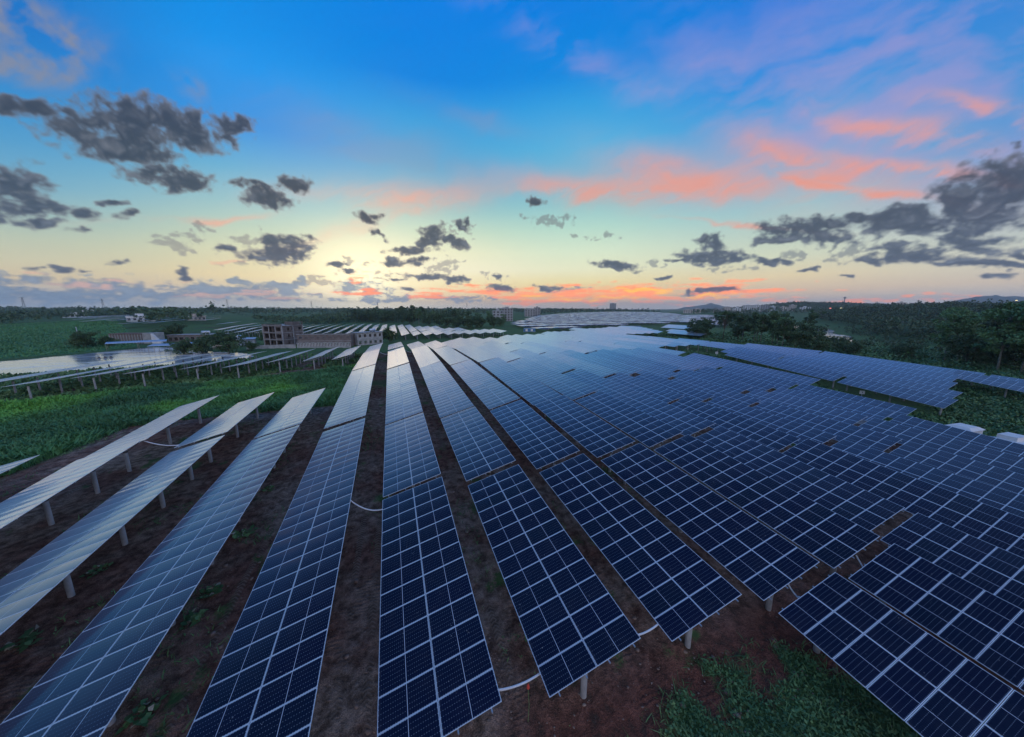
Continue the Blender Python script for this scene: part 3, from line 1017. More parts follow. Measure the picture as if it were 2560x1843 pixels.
MODULE = module_mesh()
DECK = {}
_pm = MB().tube([(0, 0, 0), (0, 0, 1)], 0.15, 14)
POST = _pm.mesh('post', M['concrete'], True)
_pm = MB().tube([(0, 0, 0), (0, 0, 1)], 0.15, 6)
POST_FAR = _pm.mesh('post', M['concrete'], True)
BAR = MB().box(-0.03, 0.03, -0.025, 0.025, 0, 1).mesh('bar', M['darksteel'])
RAFT = MB().box(-1.95, 1.95, -0.03, 0.03, -0.08, 0).mesh('rafter', M['steel'])
PURL = MB().box(-0.025, 0.025, 0, 1, -0.07, 0).mesh('purlin', M['steel'])
COLLAR = MB().tube([(0, 0, -0.10), (0, 0, 0.10)], 0.17, 14).mesh('collar', M['darksteel'])


def put(name, me, parent, mat):
    o = bpy.data.objects.new(name, me)
    COL.objects.link(o)
    o.parent = parent
    o.matrix_local = mat
    return o


def aim(p, q):
    """matrix placing a unit z bar from p to q"""
    d = q - p
    L = d.length
    R = d.to_track_quat('Z', 'Y').to_matrix().to_4x4()
    return Matrix.Translation(p) @ R @ Matrix.Diagonal((1, 1, L, 1))


NTAB = [0]


def table(k, y0, n, level, label, group, dz=0.0, x=None, flat=0.0):
    """one rack of 2 x n modules. level 2: every module; 1: deck and posts; 0: deck only"""
    xl = XL(k) if x is None else x
    y1 = y0 + n * PL_
    ct, stt = CT, STt
    xr = xl + TW * ct
    if flat:
        zm = 14.4 - float(ground0(np.array([xr]), np.array([(y0 + y1) / 2]))[0])
        tl = min(TILT, math.atan2(zm + 0.5 - flat, abs(xl + 2.2)))
        ct, stt = math.cos(tl), math.sin(tl)
    xc = (xl + xr) / 2
    g = ground0(np.array([xr, xr]), np.array([y0, y1]))
    zr0, zr1 = g[0] + 3.5 + dz, g[1] + 3.5 + dz
    near = 0.35 if (y0 < 30 and -2 <= k <= 4 and x is None) else 1.0
    wob = math.radians(rnd.gauss(0, 0.75)) * near
    ct, stt = math.cos(math.asin(stt) + wob), math.sin(math.asin(stt) + wob)
    zr0 += rnd.gauss(0, 0.10) * near
    zr1 += rnd.gauss(0, 0.10) * near
    sl = math.atan2(zr1 - zr0, n * PL_)
    L = n * PL_ * math.cos(sl)
    e = Vector((0, math.cos(sl), math.sin(sl)))
    c = Vector((ct, 0, stt))
    c = (c - e * c.dot(e)).normalized()
    nn = c.cross(e)
    yc = y0 + L / 2
    base = Vector((xc, yc, gz(xc, yc)))
    root = empty('solar_table', base)
    tag(root, label, 'solar table', group)
    NTAB[0] += 1
    low = Vector((xr, y0, zr0)) - c * TW - base          # low front corner, local
    Rm = Matrix((c, e, nn)).transposed().to_4x4()
    if level == 2:
        for j in range(n):
            for i in (0, 1):
                p = low + c * (i * (PW_ + 0.024)) + e * (j * PL_ + 0.01)
                tilt = Matrix.Rotation(rnd.gauss(0, 0.0012), 4, 'X') @ Matrix.Rotation(rnd.gauss(0, 0.0010), 4, 'Y')
                put('solar_module', MODULE, root, Matrix.Translation(p) @ Rm @ tilt)
    else:
        if n not in DECK:
            DECK[n] = deck_mesh(n)
        put('panel_deck', DECK[n], root, Matrix.Translation(low) @ Rm)
    if level == 0:
        return root
    npost = max(2, round(n * PL_ / 4.6))
    st = n * PL_ / npost
    for i in range(npost):
        s = st * (i + 0.5) if npost > 3 else (0.8 + i * (n * PL_ - 1.6) / (npost - 1))
        if i == 0:
            s = 0.95
        top = low + c * (TW / 2) + e * s - nn * 0.22
        gx, gy = base.x + top.x, base.y + top.y
        gl = gz(gx, gy) - base.z - 0.25
        ptop = top.z - 0.30
        put('post', POST if level == 2 else POST_FAR, root, Matrix.Translation((top.x, top.y, gl)) @ Matrix.Diagonal((1, 1, ptop - gl, 1)))
        if level == 2:
            put('rafter', RAFT, root, Matrix.Translation(top + nn * 0.10) @ Rm)
            put('collar', COLLAR, root, Matrix.Translation((top.x, top.y, ptop - 0.28)))
            for sg in (-1, 1):
                a = Vector((top.x + sg * 0.15, top.y, ptop - 0.3))
                put('brace', BAR, root, aim(a, top + c * (1.5 * sg) + nn * 0.06))
            put('bracket', BAR, root, aim(Vector((top.x, top.y, ptop - 0.02)), top + nn * 0.08))
    if level == 2:
        for q in (0.42, 1.72, 2.86, 4.16):
            put('purlin', PURL, root, Matrix.Translation(low + c * q - e * 0.12 - nn * 0.036) @ Rm @ Matrix.Diagonal((1, n * PL_ + 0.2, 1, 1)))
    return root


ORD = ['zeroth', 'first', 'second', 'third', 'fourth', 'fifth', 'sixth', 'seventh', 'eighth', 'ninth', 'tenth', 'eleventh', 'twelfth', 'thirteenth', 'fourteenth', 'fifteenth', 'sixteenth', 'seventeenth', 'eighteenth', 'nineteenth', 'twentieth',
       'twenty-first', 'twenty-second', 'twenty-third', 'twenty-fourth', 'twenty-fifth', 'twenty-sixth', 'twenty-seventh', 'twenty-eighth', 'twenty-ninth']


def ORDX(i):
    if i <= 29:
        return ORD[i]
    return {30: 'thirtieth'}.get(i, 'thirty-' + ORD[i - 30])


ROWS = {
    -5: [(9.3, 26)], -4: [(9.4, 26), (40.1, 13)], -3: [(9.4, 26), (39.9, 13)], -2: [(9.6, 26), (40.0, 13)],
    -1: [(9.7, 26), (40.3, 26), (70.8, 26), (101.4, 26)],
    0: [(9.25, 13), (24.75, 13), (40.3, 26), (70.8, 26), (101.3, 26)],
    1: [(9.3, 13), (24.85, 13), (40.35, 26), (70.8, 26), (101.4, 26)],
    2: [(9.35, 13), (24.9, 13), (40.3, 26), (70.8, 26), (101.4, 26)],
    3: [(-6.3, 13), (9.35, 13), (24.9, 13), (40.3, 26), (70.8, 26), (101.4, 26)],
    4: [(-6.2, 13), (9.4, 13), (25.0, 13), (40.6, 26), (71.4, 26), (102, 39)],
    5: [(-5.0, 13), (10.6, 13), (26.2, 26), (57.5, 26), (88.2, 26), (119, 26)],
    6: [(-10.2, 13), (5.4, 13), (21.0, 13), (36.6, 13), (52.3, 26), (83, 26), (113.6, 26)],
    7: [(-10.4, 13), (5.2, 13), (20.8, 13), (36.6, 13), (53.0, 26), (83.7, 26), (114.4, 26)],
    8: [(-13, 13), (2.3, 13), (17.8, 13), (33.5, 13), (49.8, 26), (80.6, 26), (111.3, 39)],
    9: [(-7.8, 13), (7.9, 13), (23.5, 13), (39.2, 13), (54.9, 26), (85.6, 26), (116.2, 39)],
    10: [(-8, 13), (7.7, 13), (23.3, 13), (39.2, 13), (54.8, 26), (85.6, 26), (116.2, 39)],
    11: [(23.4, 13), (39.0, 13), (54.6, 26), (85.2, 26), (116, 39)],
    12: [(38.8, 26), (71.5, 26), (102.1, 26), (132.7, 26)],
    13: [(86, 26), (116.6, 52)],
    14: [(25.0, 13), (40.6, 22), (89, 26), (119.6, 26), (150, 26)],
    15: [(26.4, 26), (57.2, 13), (90, 26), (120.6, 52)],
    16: [(29.0, 26), (59.8, 13), (91, 26), (121.6, 52)],
    17: [(30.5, 26), (61.2, 26), (92, 26), (122.6, 52)],
    18: [(18.2, 13), (33.8, 26), (64.4, 26), (95, 13), (150, 39)],
    19: [(15.0, 13), (30.8, 26), (61.4, 20), (150, 52)],
}
for k, segs in ROWS.items():
    for i, (y0, n) in enumerate(segs):
        y1 = y0 + n * PL_
        lev = 2 if (y0 < 68 and -5 <= k <= 6) or (y0 < 38 and k <= 9) else 1
        if k <= -1 or k < 0:
            rw = '%s row left of the rutted track' % ORD[-k]
        else:
            rw = '%s row right of the rutted track' % ORD[k + 1]
        if len(segs) > 1:
            lab = 'blue solar table %s from the front in the %s' % (ORD[i + 1], rw)
        else:
            lab = 'blue solar table alone in the %s' % rw
        table(k, y0, n, lev, lab, 'solar tables of the near hillside')
# the lower field at the left, by the pond
LF = {-2: (90.3, 26), -3: (91, 26), -4: (88.5, 26), -5: (84.5, 30), -6: (83.5, 30), -7: (80, 30), -8: (79.5, 34), -9: (77, 30), -10: (78, 26)}
for k, (y0, n) in LF.items():
    table(k, y0, n, 1, 'thin edge-on solar table, %s in from the right in the field before the pond' % ORD[-k - 1], 'solar tables before the pond', flat=7.0)
# the field behind the brick buildings
for k in range(-16, 11):
    y0 = 196 + (0 if k >= 0 else -k * 3.6 + 4) - (2 if k > 4 else 0)
    end = 345 - max(0, k - 1) * 14 if k >= 0 else 345 + (-k) * 4
    if k > 7:
        end = 226
    i = 0
    while y0 + 30 < end and i < 5:
        table(k, y0, 26, 1 if i == 0 else 0, 'pale solar table %s back in the %s row from left behind the brick buildings' % (ORD[i + 1], ORD[k + 17]), 'solar tables behind the buildings', flat=4.0 if k < -3 else 0.0)
        y0 += 30.7
        i += 1
# the block between the green lane and the far field
for k in range(14, 28):
    y0 = 143 + (k - 14) * 1.0 if k > 19 else 186
    end = 205 + (k - 14) * 1.6
    if k > 23:
        y0 = 150 + (k - 23) * 12
    i = 0
    while y0 + 26 < end and i < 3:
        table(k, y0, 22, 0, 'pale solar table, %s back in the %s row of the block before the far field' % (ORD[i + 1], ORD[k - 13]), 'solar tables before the far field')
        y0 += 26
        i += 1
for j, (x, y, n) in enumerate([(158, 131, 20), (165, 138, 20), (172, 146, 20), (204, 176, 26), (212, 182, 26), (220, 190, 26), (229, 198, 26), (238, 206, 26)]):
    table(0, y, n, 0, 'pale blue solar table, %s from the left in the patches behind the umbrella tree' % ORD[j + 1], 'solar tables in the patches', x=x)
print('tables', NTAB[0])
# ------------------------------------------------------------------ far fields: too many tables to count, a pixel or two each
FARC = [(109, 283), (107, 216), (129, 224), (153, 240), (188, 256), (231, 276), (267, 295), (341, 306), (565, 502), (884, 935), (868, 1060), (472, 805), (286, 613), (131, 340)]
HILLF = [(-160, 292), (-192, 322), (-240, 380), (-330, 520), (-365, 680), (-200, 486), (-105, 292), (-137, 330)]
PATCHF = [(-60, 620), (-150, 700), (-60, 760), (10, 650)]
FARR = [(345, 317), (330, 262), (372, 268), (520, 417), (640, 520), (590, 540)]


def far_rows(name, poly, label, step=34, flat=False, keep=0.93, pitch=6.515):
    V, F, U = [], [], []
    xs = [p[0] for p in poly]
    ys = [p[1] for p in poly]
    X = np.arange(min(xs), max(xs), pitch)
    Y = np.arange(min(ys), max(ys), step)
    A, B = np.meshgrid(X, Y)
    A, B = A.ravel(), B.ravel()
    ok = inpoly(A + 2, B + 15, poly) & (rs.rand(len(A)) < keep)
    A, B = A[ok], B[ok]
    z0, z1 = ground0(A, B), ground0(A, B + 30)
    for a, b, p, q in zip(A, B, z0, z1):
        tl = TILT
        if flat:
            tl = min(TILT, max(0.03, math.atan2(14.5 - p - 3.0, abs(a))))
        ct, stt = math.cos(tl) * TW, math.sin(tl) * TW
        o = len(V)
        b += rnd.uniform(-0.8, 0.8)
        j0, j1 = rnd.gauss(0, 0.16), rnd.gauss(0, 0.16)
        p, q = p + j0, q + j1
        V += [(a, b, p + 3.5 - stt), (a + ct, b, p + 3.5), (a + ct, b + 30, q + 3.5), (a, b + 30, q + 3.5 - stt)]
        F.append((o, o + 1, o + 2, o + 3))
        U += [(0, 0), (2, 0), (2, 26), (0, 26)]
    o = link(bpy.data.objects.new(name, np_mesh(name, V, F, [M['panel']], U)))
    tag(o, label, 'solar tables', kind='stuff')
    md = o.modifiers.new('thickness', 'SOLIDIFY')
    md.thickness = 0.05
    md.offset = -1


print('hill', ground0(np.array([-237., -190, -260]), np.array([380., 330, 480])) - Z0)
far_rows('far_solar_field', FARC, 'wide pale field of countless solar tables shining in the middle distance')
far_rows('far_solar_field', HILLF, 'golden thin rows of solar tables on the low hill behind the crop field', flat=True, pitch=13.03)
far_rows('far_solar_field', FARR, 'pale blue rows of solar tables behind the right hand end of the far field')
far_rows('far_solar_field', PATCHF, 'small golden rows of solar tables among the trees on the left skyline', flat=True)


# ------------------------------------------------------------------ greenery
M['grass'] = leafmat('grass_blades', (0.055, 0.16, 0.075), (0.10, 0.29, 0.11), (0.19, 0.52, 0.09), 0.10)
M['weed'] = leafmat('weed_leaves', (0.050, 0.130, 0.060), (0.11, 0.25, 0.10), (0.16, 0.29, 0.12), 0.5)
M['leaf'] = leafmat('tree_leaves', (0.050, 0.105, 0.050), (0.105, 0.185, 0.078), None, 0.22)
M['leaf_light'] = leafmat('eucalyptus_leaves', (0.09, 0.19, 0.085), (0.16, 0.30, 0.12), None, 0.25)
M['leaf_far'] = leafmat('wood_canopy', (0.048, 0.10, 0.050), (0.11, 0.185, 0.085), None, 0.05)
M['dryleaf'] = plain('dry_leaf', (0.30, 0.30, 0.24), (0.42, 0.42, 0.36), 0.8, scale=8)


def quads(C, size, up=0.0, asp=1.0):
    """one randomly turned leaf quad per centre; size per quad; up > 0 favours upward facing"""
    n = len(C)
    nrm = rs.normal(size=(n, 3))
    nrm[:, 2] = np.abs(nrm[:, 2]) + up
    nrm /= np.linalg.norm(nrm, axis=1, keepdims=True)
    a = np.cross(nrm, rs.normal(size=(n, 3)))
    a /= np.linalg.norm(a, axis=1, keepdims=True) + 1e-9
    b = np.cross(nrm, a)
    size = np.broadcast_to(size, (n,))[:, None] * 0.5
    a = a * size
    b = b * size * asp
    V = np.stack([C - a, C - b * 0.8, C + a, C + b * 0.8], 1).reshape(-1, 3)
    return V, np.arange(n * 4).reshape(n, 4)


def blades(P, h, w, lean=0.35):
    """upright tapering tufts rooted at P"""
    n = len(P)
    ang = rs.rand(n) * 2 * np.pi
    d = np.c_[np.cos(ang), np.sin(ang), np.zeros(n)]
    l = rs.normal(size=(n, 3)) * lean
    l[:, 2] = 1
    h = np.broadcast_to(h, (n,))[:, None]
    w = np.broadcast_to(w, (n,))[:, None]
    top = P + l * h
    mid = P + l * h * 0.55 * np.array([0.7, 0.7, 1])
    V = np.stack([P - d * w * 0.35, P + d * w * 0.35, mid + d * w * 0.5, mid - d * w * 0.5, mid - d * w * 0.5, mid + d * w * 0.5, top + d * w * 0.12, top - d * w * 0.12], 1).reshape(-1, 3)
    i = np.arange(n)[:, None] * 8
    F = np.r_[i + np.array([0, 1, 2, 3]), i + np.array([4, 5, 6, 7])]
    return V, F


def scatter(poly, n, test=None):
    xs = [p[0] for p in poly]
    ys = [p[1] for p in poly]
    x = rs.uniform(min(xs), max(xs), n)
    y = rs.uniform(min(ys), max(ys), n)
    ok = inpoly(x, y, poly)
    if test is not None:
        ok &= test(x, y)
    return x[ok], y[ok]


def stuff(name, parts, mat, label, cat):
    V = np.concatenate([p[0] for p in parts])
    F, o = [], 0
    for v, f in parts:
        F.append(f + o)
        o += len(v)
    ob = link(bpy.data.objects.new(name, np_mesh(name, V, np.concatenate(F), [mat])))
    return tag(ob, label, cat, kind='stuff')


def grass_patch(poly, n, h0, h1, w, lean=0.35, test=None, clump=0.08):
    x, y = scatter(poly, n, test)
    z = ground(x, y)
    hh = h0 + (h1 - h0) * np.clip(0.5 + fbm(x * clump * 2.0, y * clump * 3.0, 4) * 1.1, 0, 1) * (0.6 + 0.8 * rs.rand(len(x)))
    return blades(np.c_[x, y, z - 0.05], hh, w * (0.6 + 0.8 * rs.rand(len(x))), lean)


GSTRIP = [(-150, 38), (-37, 39), (-33.5, 56.5), (-8.9, 57), (-8.7, 70), (-8.5, 92), (-16, 88), (-30, 86), (-36, 80), (-60, 76), (-150, 66)]
gp = grass_patch(GSTRIP, 260000, 0.2, 0.95, 0.18, 0.55)
x, y = scatter(GSTRIP, 230, lambda x, y: fbm(x * 0.1 + 7, y * 0.14, 3) > 0.12)          # bushier clumps
bc = []
for a, b, c in zip(x, y, ground(x, y)):
    m = 60
    u = rs.normal(size=(m, 3)) * np.array([0.75, 0.75, 0.35])
    bc.append(np.array([a, b, c + 0.5]) + u)
bq = quads(np.concatenate(bc), 0.2 + 0.16 * rs.rand(len(bc) * 60), 0.4)
stuff('grass', [gp, bq], M['grass'], 'thick dark green grass filling the strip between near tables and the pond field', 'grass')
LFP = [(-110, 66), (-60, 76), (-36, 80), (-16, 89), (-8, 92), (-10, 130), (-30, 134), (-60, 121), (-110, 117)]
gp = grass_patch(LFP, 26000, 0.2, 0.9, 0.6, 0.5, lambda x, y: (x < -26) | (fbm(x * 0.2, y * 0.2, 3) > 0.0))
stuff('grass', [gp], M['weed'], 'weedy grass under the tables in front of the pond', 'grass')
CROPP = [(-124, 156), (-112, 170), (-106, 184), (-110, 198), (-132, 232), (-172, 302), (-252, 432), (-420, 520), (-560, 400), (-400, 170), (-180, 124), (-150, 134)]
x, y = scatter(CROPP, 110000)
xr = np.round((x * 0.55 + y * 0.85) / 2.2) * 2.2 - 0
k_ = (xr - (x * 0.55 + y * 0.85))
x, y = x + k_ * 0.5, y + k_ * 0.8
stuff('sugar_cane', [blades(np.c_[x, y, ground(x, y)], 0.5 + 0.3 * rs.rand(len(x)), 0.6, 0.4)], leafmat('cane_leaves', (0.06, 0.18, 0.085), (0.09, 0.25, 0.11), (0.10, 0.29, 0.12), 0.02), 'dense green cane crop in the flat field beyond the pond', 'crop')
LANEP = [(75, 18), (80, 36), (82.3, 38.5), (82.5, 84), (84, 88), (104, 94), (103, 70), (93, 67), (92, 25), (97, 12), (160, 12), (160, -10), (75, -10)]
VALLEY = [(126, 10), (128, 30), (136, 36), (136, 58), (128, 92), (124, 112), (140, 150), (180, 190), (236, 160), (244, 108), (290, 72), (330, 20), (250, -20), (130, -10)]
gp = grass_patch(LANEP, 26000, 0.2, 1.0, 0.5, 0.6)
SIDEP = [(91, 8), (91, 26), (128, 36), (165, 38), (165, 8)]
gp3 = grass_patch(SIDEP, 22000, 0.2, 1.0, 0.5, 0.6)
x, y = scatter(SIDEP, 420, lambda x, y: fbm(x * 0.08 + 3, y * 0.1, 3) > -0.05)
bc = [np.array([a, b, c + 0.6]) + rs.normal(size=(70, 3)) * np.array([1.1, 1.1, 0.5]) for a, b, c in zip(x, y, ground(x, y))]
bq3 = quads(np.concatenate(bc), 0.4, 0.4)
gp2 = grass_patch(VALLEY, 26000, 0.3, 1.2, 1.0, 0.7)
x, y = scatter(VALLEY, 1300, lambda x, y: fbm(x * 0.05 + 3, y * 0.06, 3) > -0.12)
bc, sz = [], []
for a, b, c in zip(x, y, ground(x, y)):
    m = 46
    r = 0.7 + 1.5 * rs.rand()
    bc.append(np.array([a, b, c + r * 0.5]) + rs.normal(size=(m, 3)) * np.array([r, r, r * 0.45]))
    sz.append(np.full(m, 0.45 + 0.18 * r))
bq = quads(np.concatenate(bc), np.concatenate(sz), 0.4)
x, y = scatter(LANEP, 500, lambda x, y: x > 92)
bc = [np.array([a, b, c + 0.5]) + rs.normal(size=(50, 3)) * np.array([1.0, 1.0, 0.45]) for a, b, c in zip(x, y, ground(x, y))]
bq2 = quads(np.concatenate(bc), 0.42, 0.4)
stuff('undergrowth', [gp, gp2, gp3, bq, bq2, bq3], M['weed'], 'dark tangled undergrowth along the lane and down the valley at the right', 'undergrowth')
# low leafy cover on the red bank right in front, and stray weeds between the near rows
BANKP = [(3.2, -1.5), (2.6, 6), (4.2, 9.6), (23, 9.8), (26, 4), (30, -3)]
x, y = scatter(BANKP, 40000, lambda x, y: cover_of(x, y) > 0.45)
bk = quads(np.c_[x, y, ground(x, y) + 0.02 + 0.32 * rs.rand(len(x)) ** 2 * (0.4 + fbm(x, y, 3) + 0.6)], 0.08 + 0.12 * rs.rand(len(x)), 0.9, 0.8)
x, y = scatter(BANKP, 16000, lambda x, y: (cover_of(x, y) > 0.3) | (fbm(x * 1.1, y * 1.1 + 5, 3) > 0.27))
bk2 = blades(np.c_[x, y, ground(x, y)], 0.10 + 0.3 * rs.rand(len(x)), 0.04, 0.7)
stuff('ground_cover', [bk, bk2], M['weed'], 'low leafy weeds creeping over the red bank in front of the tables', 'weeds')
lanes = []
for k in range(-5, 6):
    p = [(XL(k) - 2.3, 2), (XL(k) + 4.6, 2), (XL(k) + 4.6, 62), (XL(k) - 2.3, 62)]
    x, y = scatter(p, 2600, lambda x, y: fbm(x * 0.5 + 11, y * 0.22, 4) > 0.16)
    lanes.append(blades(np.c_[x, y, ground(x, y)], 0.1 + 0.3 * rs.rand(len(x)), 0.05, 0.8))
    lanes.append(quads(np.c_[x, y, ground(x, y) + 0.05 + 0.15 * rs.rand(len(x))], 0.10, 0.8))
stuff('weeds', lanes, M['weed'], 'sparse weed tufts scattered over the earth between the near rows', 'weeds')

# stones and clods lying about
V, F = [], []
ico = [(0, 0, 1), (0.9, 0, 0.35), (0.28, 0.85, 0.35), (-0.73, 0.53, 0.3), (-0.73, -0.53, 0.38), (0.28, -0.85, 0.3), (0.7, 0.5, -0.4), (-0.28, 0.85, -0.4), (-0.9, 0, -0.4), (-0.28, -0.85, -0.4), (0.7, -0.5, -0.4), (0, 0, -0.7)]
icf = [(0, 1, 2), (0, 2, 3), (0, 3, 4), (0, 4, 5), (0, 5, 1), (1, 6, 2), (2, 7, 3), (3, 8, 4), (4, 9, 5), (5, 10, 1), (2, 6, 7), (3, 7, 8), (4, 8, 9), (5, 9, 10), (1, 10, 6), (6, 11, 7), (7, 11, 8), (8, 11, 9), (9, 11, 10), (10, 11, 6)]
x, y = scatter([(-16, 3), (-16, 45), (20, 45), (30, 4), (20, -3), (0, 2)], 11000)
zz = ground(x, y)
for a, b, c in zip(x, y, zz):
    s = 0.022 + 0.045 * rnd.random() ** 2 + (0.13 * rnd.random() if rnd.random() < 0.06 else 0)
    o = len(V)
    sc = (s * rnd.uniform(0.7, 1.4), s * rnd.uniform(0.7, 1.4), s * rnd.uniform(0.5, 0.9))
    g = rnd.random() * 6.28
    for p in ico:
        q = [v * f * rnd.uniform(0.85, 1.15) for v, f in zip(p, sc)]
        V.append((a + q[0] * math.cos(g) - q[1] * math.sin(g), b + q[0] * math.sin(g) + q[1] * math.cos(g), c + q[2] * 0.6))
    F += [(i + o, j + o, k + o) for i, j, k in icf]
tag(link(bpy.data.objects.new('pebbles', np_mesh('pebbles', V, F, [plain('stone', (0.14, 0.09, 0.075), (0.30, 0.24, 0.21), 0.9, scale=1.3)]))), 'small stones and clods strewn over the red earth', 'stones', kind='stuff')

# big leaved weeds beside the third row's lower edge
def leafy(loc, s, label):
    V, F = [], []
    for i in range(34):
        g = rnd.random() * 6.28
        el = rnd.uniform(0.15, 1.1)
        L = s * rnd.uniform(0.35, 0.6)
        d = Vector((math.cos(g) * math.cos(el), math.sin(g) * math.cos(el), math.sin(el)))
        b = Vector((rnd.uniform(-1, 1) * s * 0.55, rnd.uniform(-1, 1) * s * 0.55, 0.05))
        sd = Vector((-math.sin(g), math.cos(g), 0)) * L * 0.32
        dn = Vector((0, 0, -L * 0.3))
        p = [b, b + d * L * 0.45 - sd, b + d * L + dn, b + d * L * 0.45 + sd]
        o = len(V)
        V += [tuple(q) for q in p]
        F.append((o, o + 1, o + 2, o + 3))
    r = empty('weed_plant', loc)
    tag(r, label, 'plant', 'broad leaved weeds between the near rows')
    link(bpy.data.objects.new('leaves', np_mesh('leaves', V, F, [M['weed']])), r)
    V2, F2 = [], []
    for i in range(7):
        g = rnd.random() * 6.28
        c = Vector((math.cos(g) * s * 0.6 * rnd.random(), math.sin(g) * s * 0.6, s * 0.25 * rnd.random() + 0.1))
        o = len(V2)
        V2 += [tuple(c + Vector((rnd.uniform(-1, 1), rnd.uniform(-1, 1), rnd.uniform(-0.6, 0.6))) * s * 0.2) for _ in range(4)]
        F2.append((o, o + 1, o + 2, o + 3))
    link(bpy.data.objects.new('dry_leaves', np_mesh('dry_leaves', V2, F2, [M['dryleaf']])), r)


for (x, y), s, lab in (((-11.3, 27.0), 0.9, 'broad leaved weed by the rutted lane, farthest of the four beside the third table row'), ((-11.2, 22.0), 0.8, 'pale leaved weed clump second farthest beside the third table row'),
                       ((-11.3, 20.3), 0.75, 'dark leaved weed clump touching the pale leaved one'), ((-11.1, 15.9), 0.8, 'bright green weed at the bottom of the lane, nearest of the four'),
                       ((-18.7, 21.8), 0.9, 'pale wilting weed alone between the second and third row from left'), ((-18.6, 26.2), 0.7, 'small drooping weed near a concrete post behind the wilting one'),
                       ((-11.4, 33.0), 0.7, 'dark weed under the edge of the third row, above the rutted bend')):
    leafy((x, y, gz(x, y)), s, lab)


# ------------------------------------------------------------------ trees
def tree_parts(seed, h, cr, cw, n, kind):
    """trunk and crown meshes of a tree of height h, base at the origin"""
    R = random.Random(seed)
    st = np.random.RandomState(seed)
    mb = MB()
    top = h * {'round': 0.55, 'tall': 0.82, 'umbrella': 0.72, 'column': 0.8}[kind]
    pts = [(0, 0, -0.4)]
    for i in range(1, 6):
        pts.append((R.uniform(-0.02, 0.02) * h * i / 3, R.uniform(-0.02, 0.02) * h * i / 3, top * i / 5))
    rad = [h * 0.013 * (1 - 0.7 * i / 5) + 0.03 for i in range(6)]
    mb.tube(pts, rad, 6)
    C = []
    nl = {'round': 18, 'tall': 13, 'umbrella': 10, 'column': 12}[kind]
    tips = []
    for i in range(nl):
        g = i * 2.4 + R.random()
        if kind == 'round':
            zb, zt, rr = R.uniform(0.15, 0.4) * h, R.uniform(0.2, 0.86) * h, cw * R.uniform(0.2, 0.8)
        elif kind == 'tall':
            zb = R.uniform(0.28, 0.8) * h
            zt = zb + h * R.uniform(0.06, 0.2)
            rr = cw * R.uniform(0.25, 0.8) * (1.15 - 0.6 * (zb / h))
        elif kind == 'umbrella':
            zb, zt, rr = R.uniform(0.45, 0.7) * h, R.uniform(0.84, 0.96) * h, cw * R.uniform(0.35, 0.9)
        else:
            zb = R.uniform(0.12, 0.75) * h
            zt, rr = zb + h * 0.12, cw * R.uniform(0.2, 0.7)
        tip = (rr * math.cos(g), rr * math.sin(g), zt)
        mb.tube([(0, 0, zb), (tip[0] * 0.5, tip[1] * 0.5, (zb + zt) / 2 + 0.02 * h), tip], [h * 0.009 + 0.02, h * 0.006, 0.015], 4, False)
        tips.append(tip)
    if kind in ('tall', 'column'):
        tips.append((0, 0, h * 0.92))
    per = n // len(tips)
    for tp in tips:
        sub = 4
        for j in range(sub):
            sc = cr * R.uniform(0.55, 1.0)
            c = np.array(tp) + st.normal(size=3) * cr * np.array([0.55, 0.55, 0.32])
            m = per // sub
            u = st.normal(size=(m, 3))
            u /= np.linalg.norm(u, axis=1, keepdims=True)
            u *= (st.rand(m, 1) ** 0.4) * sc * 0.6
            u[:, 2] *= 0.45 if kind == 'umbrella' else 0.7
            C.append(c + u)
    C = np.concatenate(C)
    return mb, C


TREES = {}


def tree_proto(key, seed, h, cr, cw, n, kind, leaf, bark, q):
    global rs
    mb, C = tree_parts(seed, h, cr, cw, n, kind)
    V, F = quads(C, q * (0.7 + 0.6 * rs.rand(len(C))), 0.3)
    TREES[key] = (mb.mesh('trunk', bark, True), np_mesh('crown', V, F, [leaf]))


tree_proto('r0', 1, 9, 3.0, 4.4, 4600, 'round', M['leaf'], M['bark'], 0.55)
tree_proto('r1', 2, 8, 2.8, 4.2, 4200, 'round', M['leaf'], M['bark'], 0.55)
tree_proto('r2', 3, 10, 3.2, 4.8, 4800, 'round', M['leaf'], M['bark'], 0.6)
tree_proto('t0', 4, 15, 2.5, 3.6, 4000, 'tall', M['leaf_light'], M['palebark'], 0.5)
tree_proto('t1', 5, 14, 2.3, 3.2, 3600, 'tall', M['leaf_light'], M['palebark'], 0.5)
tree_proto('t2', 6, 16, 2.9, 3.8, 4400, 'tall', M['leaf'], M['palebark'], 0.55)
tree_proto('u0', 7, 15, 2.4, 4.8, 2800, 'umbrella', M['leaf'], M['bark'], 0.5)
tree_proto('c0', 8, 14, 2.3, 2.4, 4000, 'column', M['leaf'], M['bark'], 0.55)


def tree(key, x, y, s, label, group=None, sz=None):
    r = empty('tree', (x, y, gz(x, y)), rnd.random() * 6.28)
    tag(r, label, 'tree', group)
    tr, cr = TREES[key]
    for nm, me in (('trunk', tr), ('crown', cr)):
        o = link(bpy.data.objects.new(nm, me), r)
        o.scale = (s, s, s * (sz or 1.0))


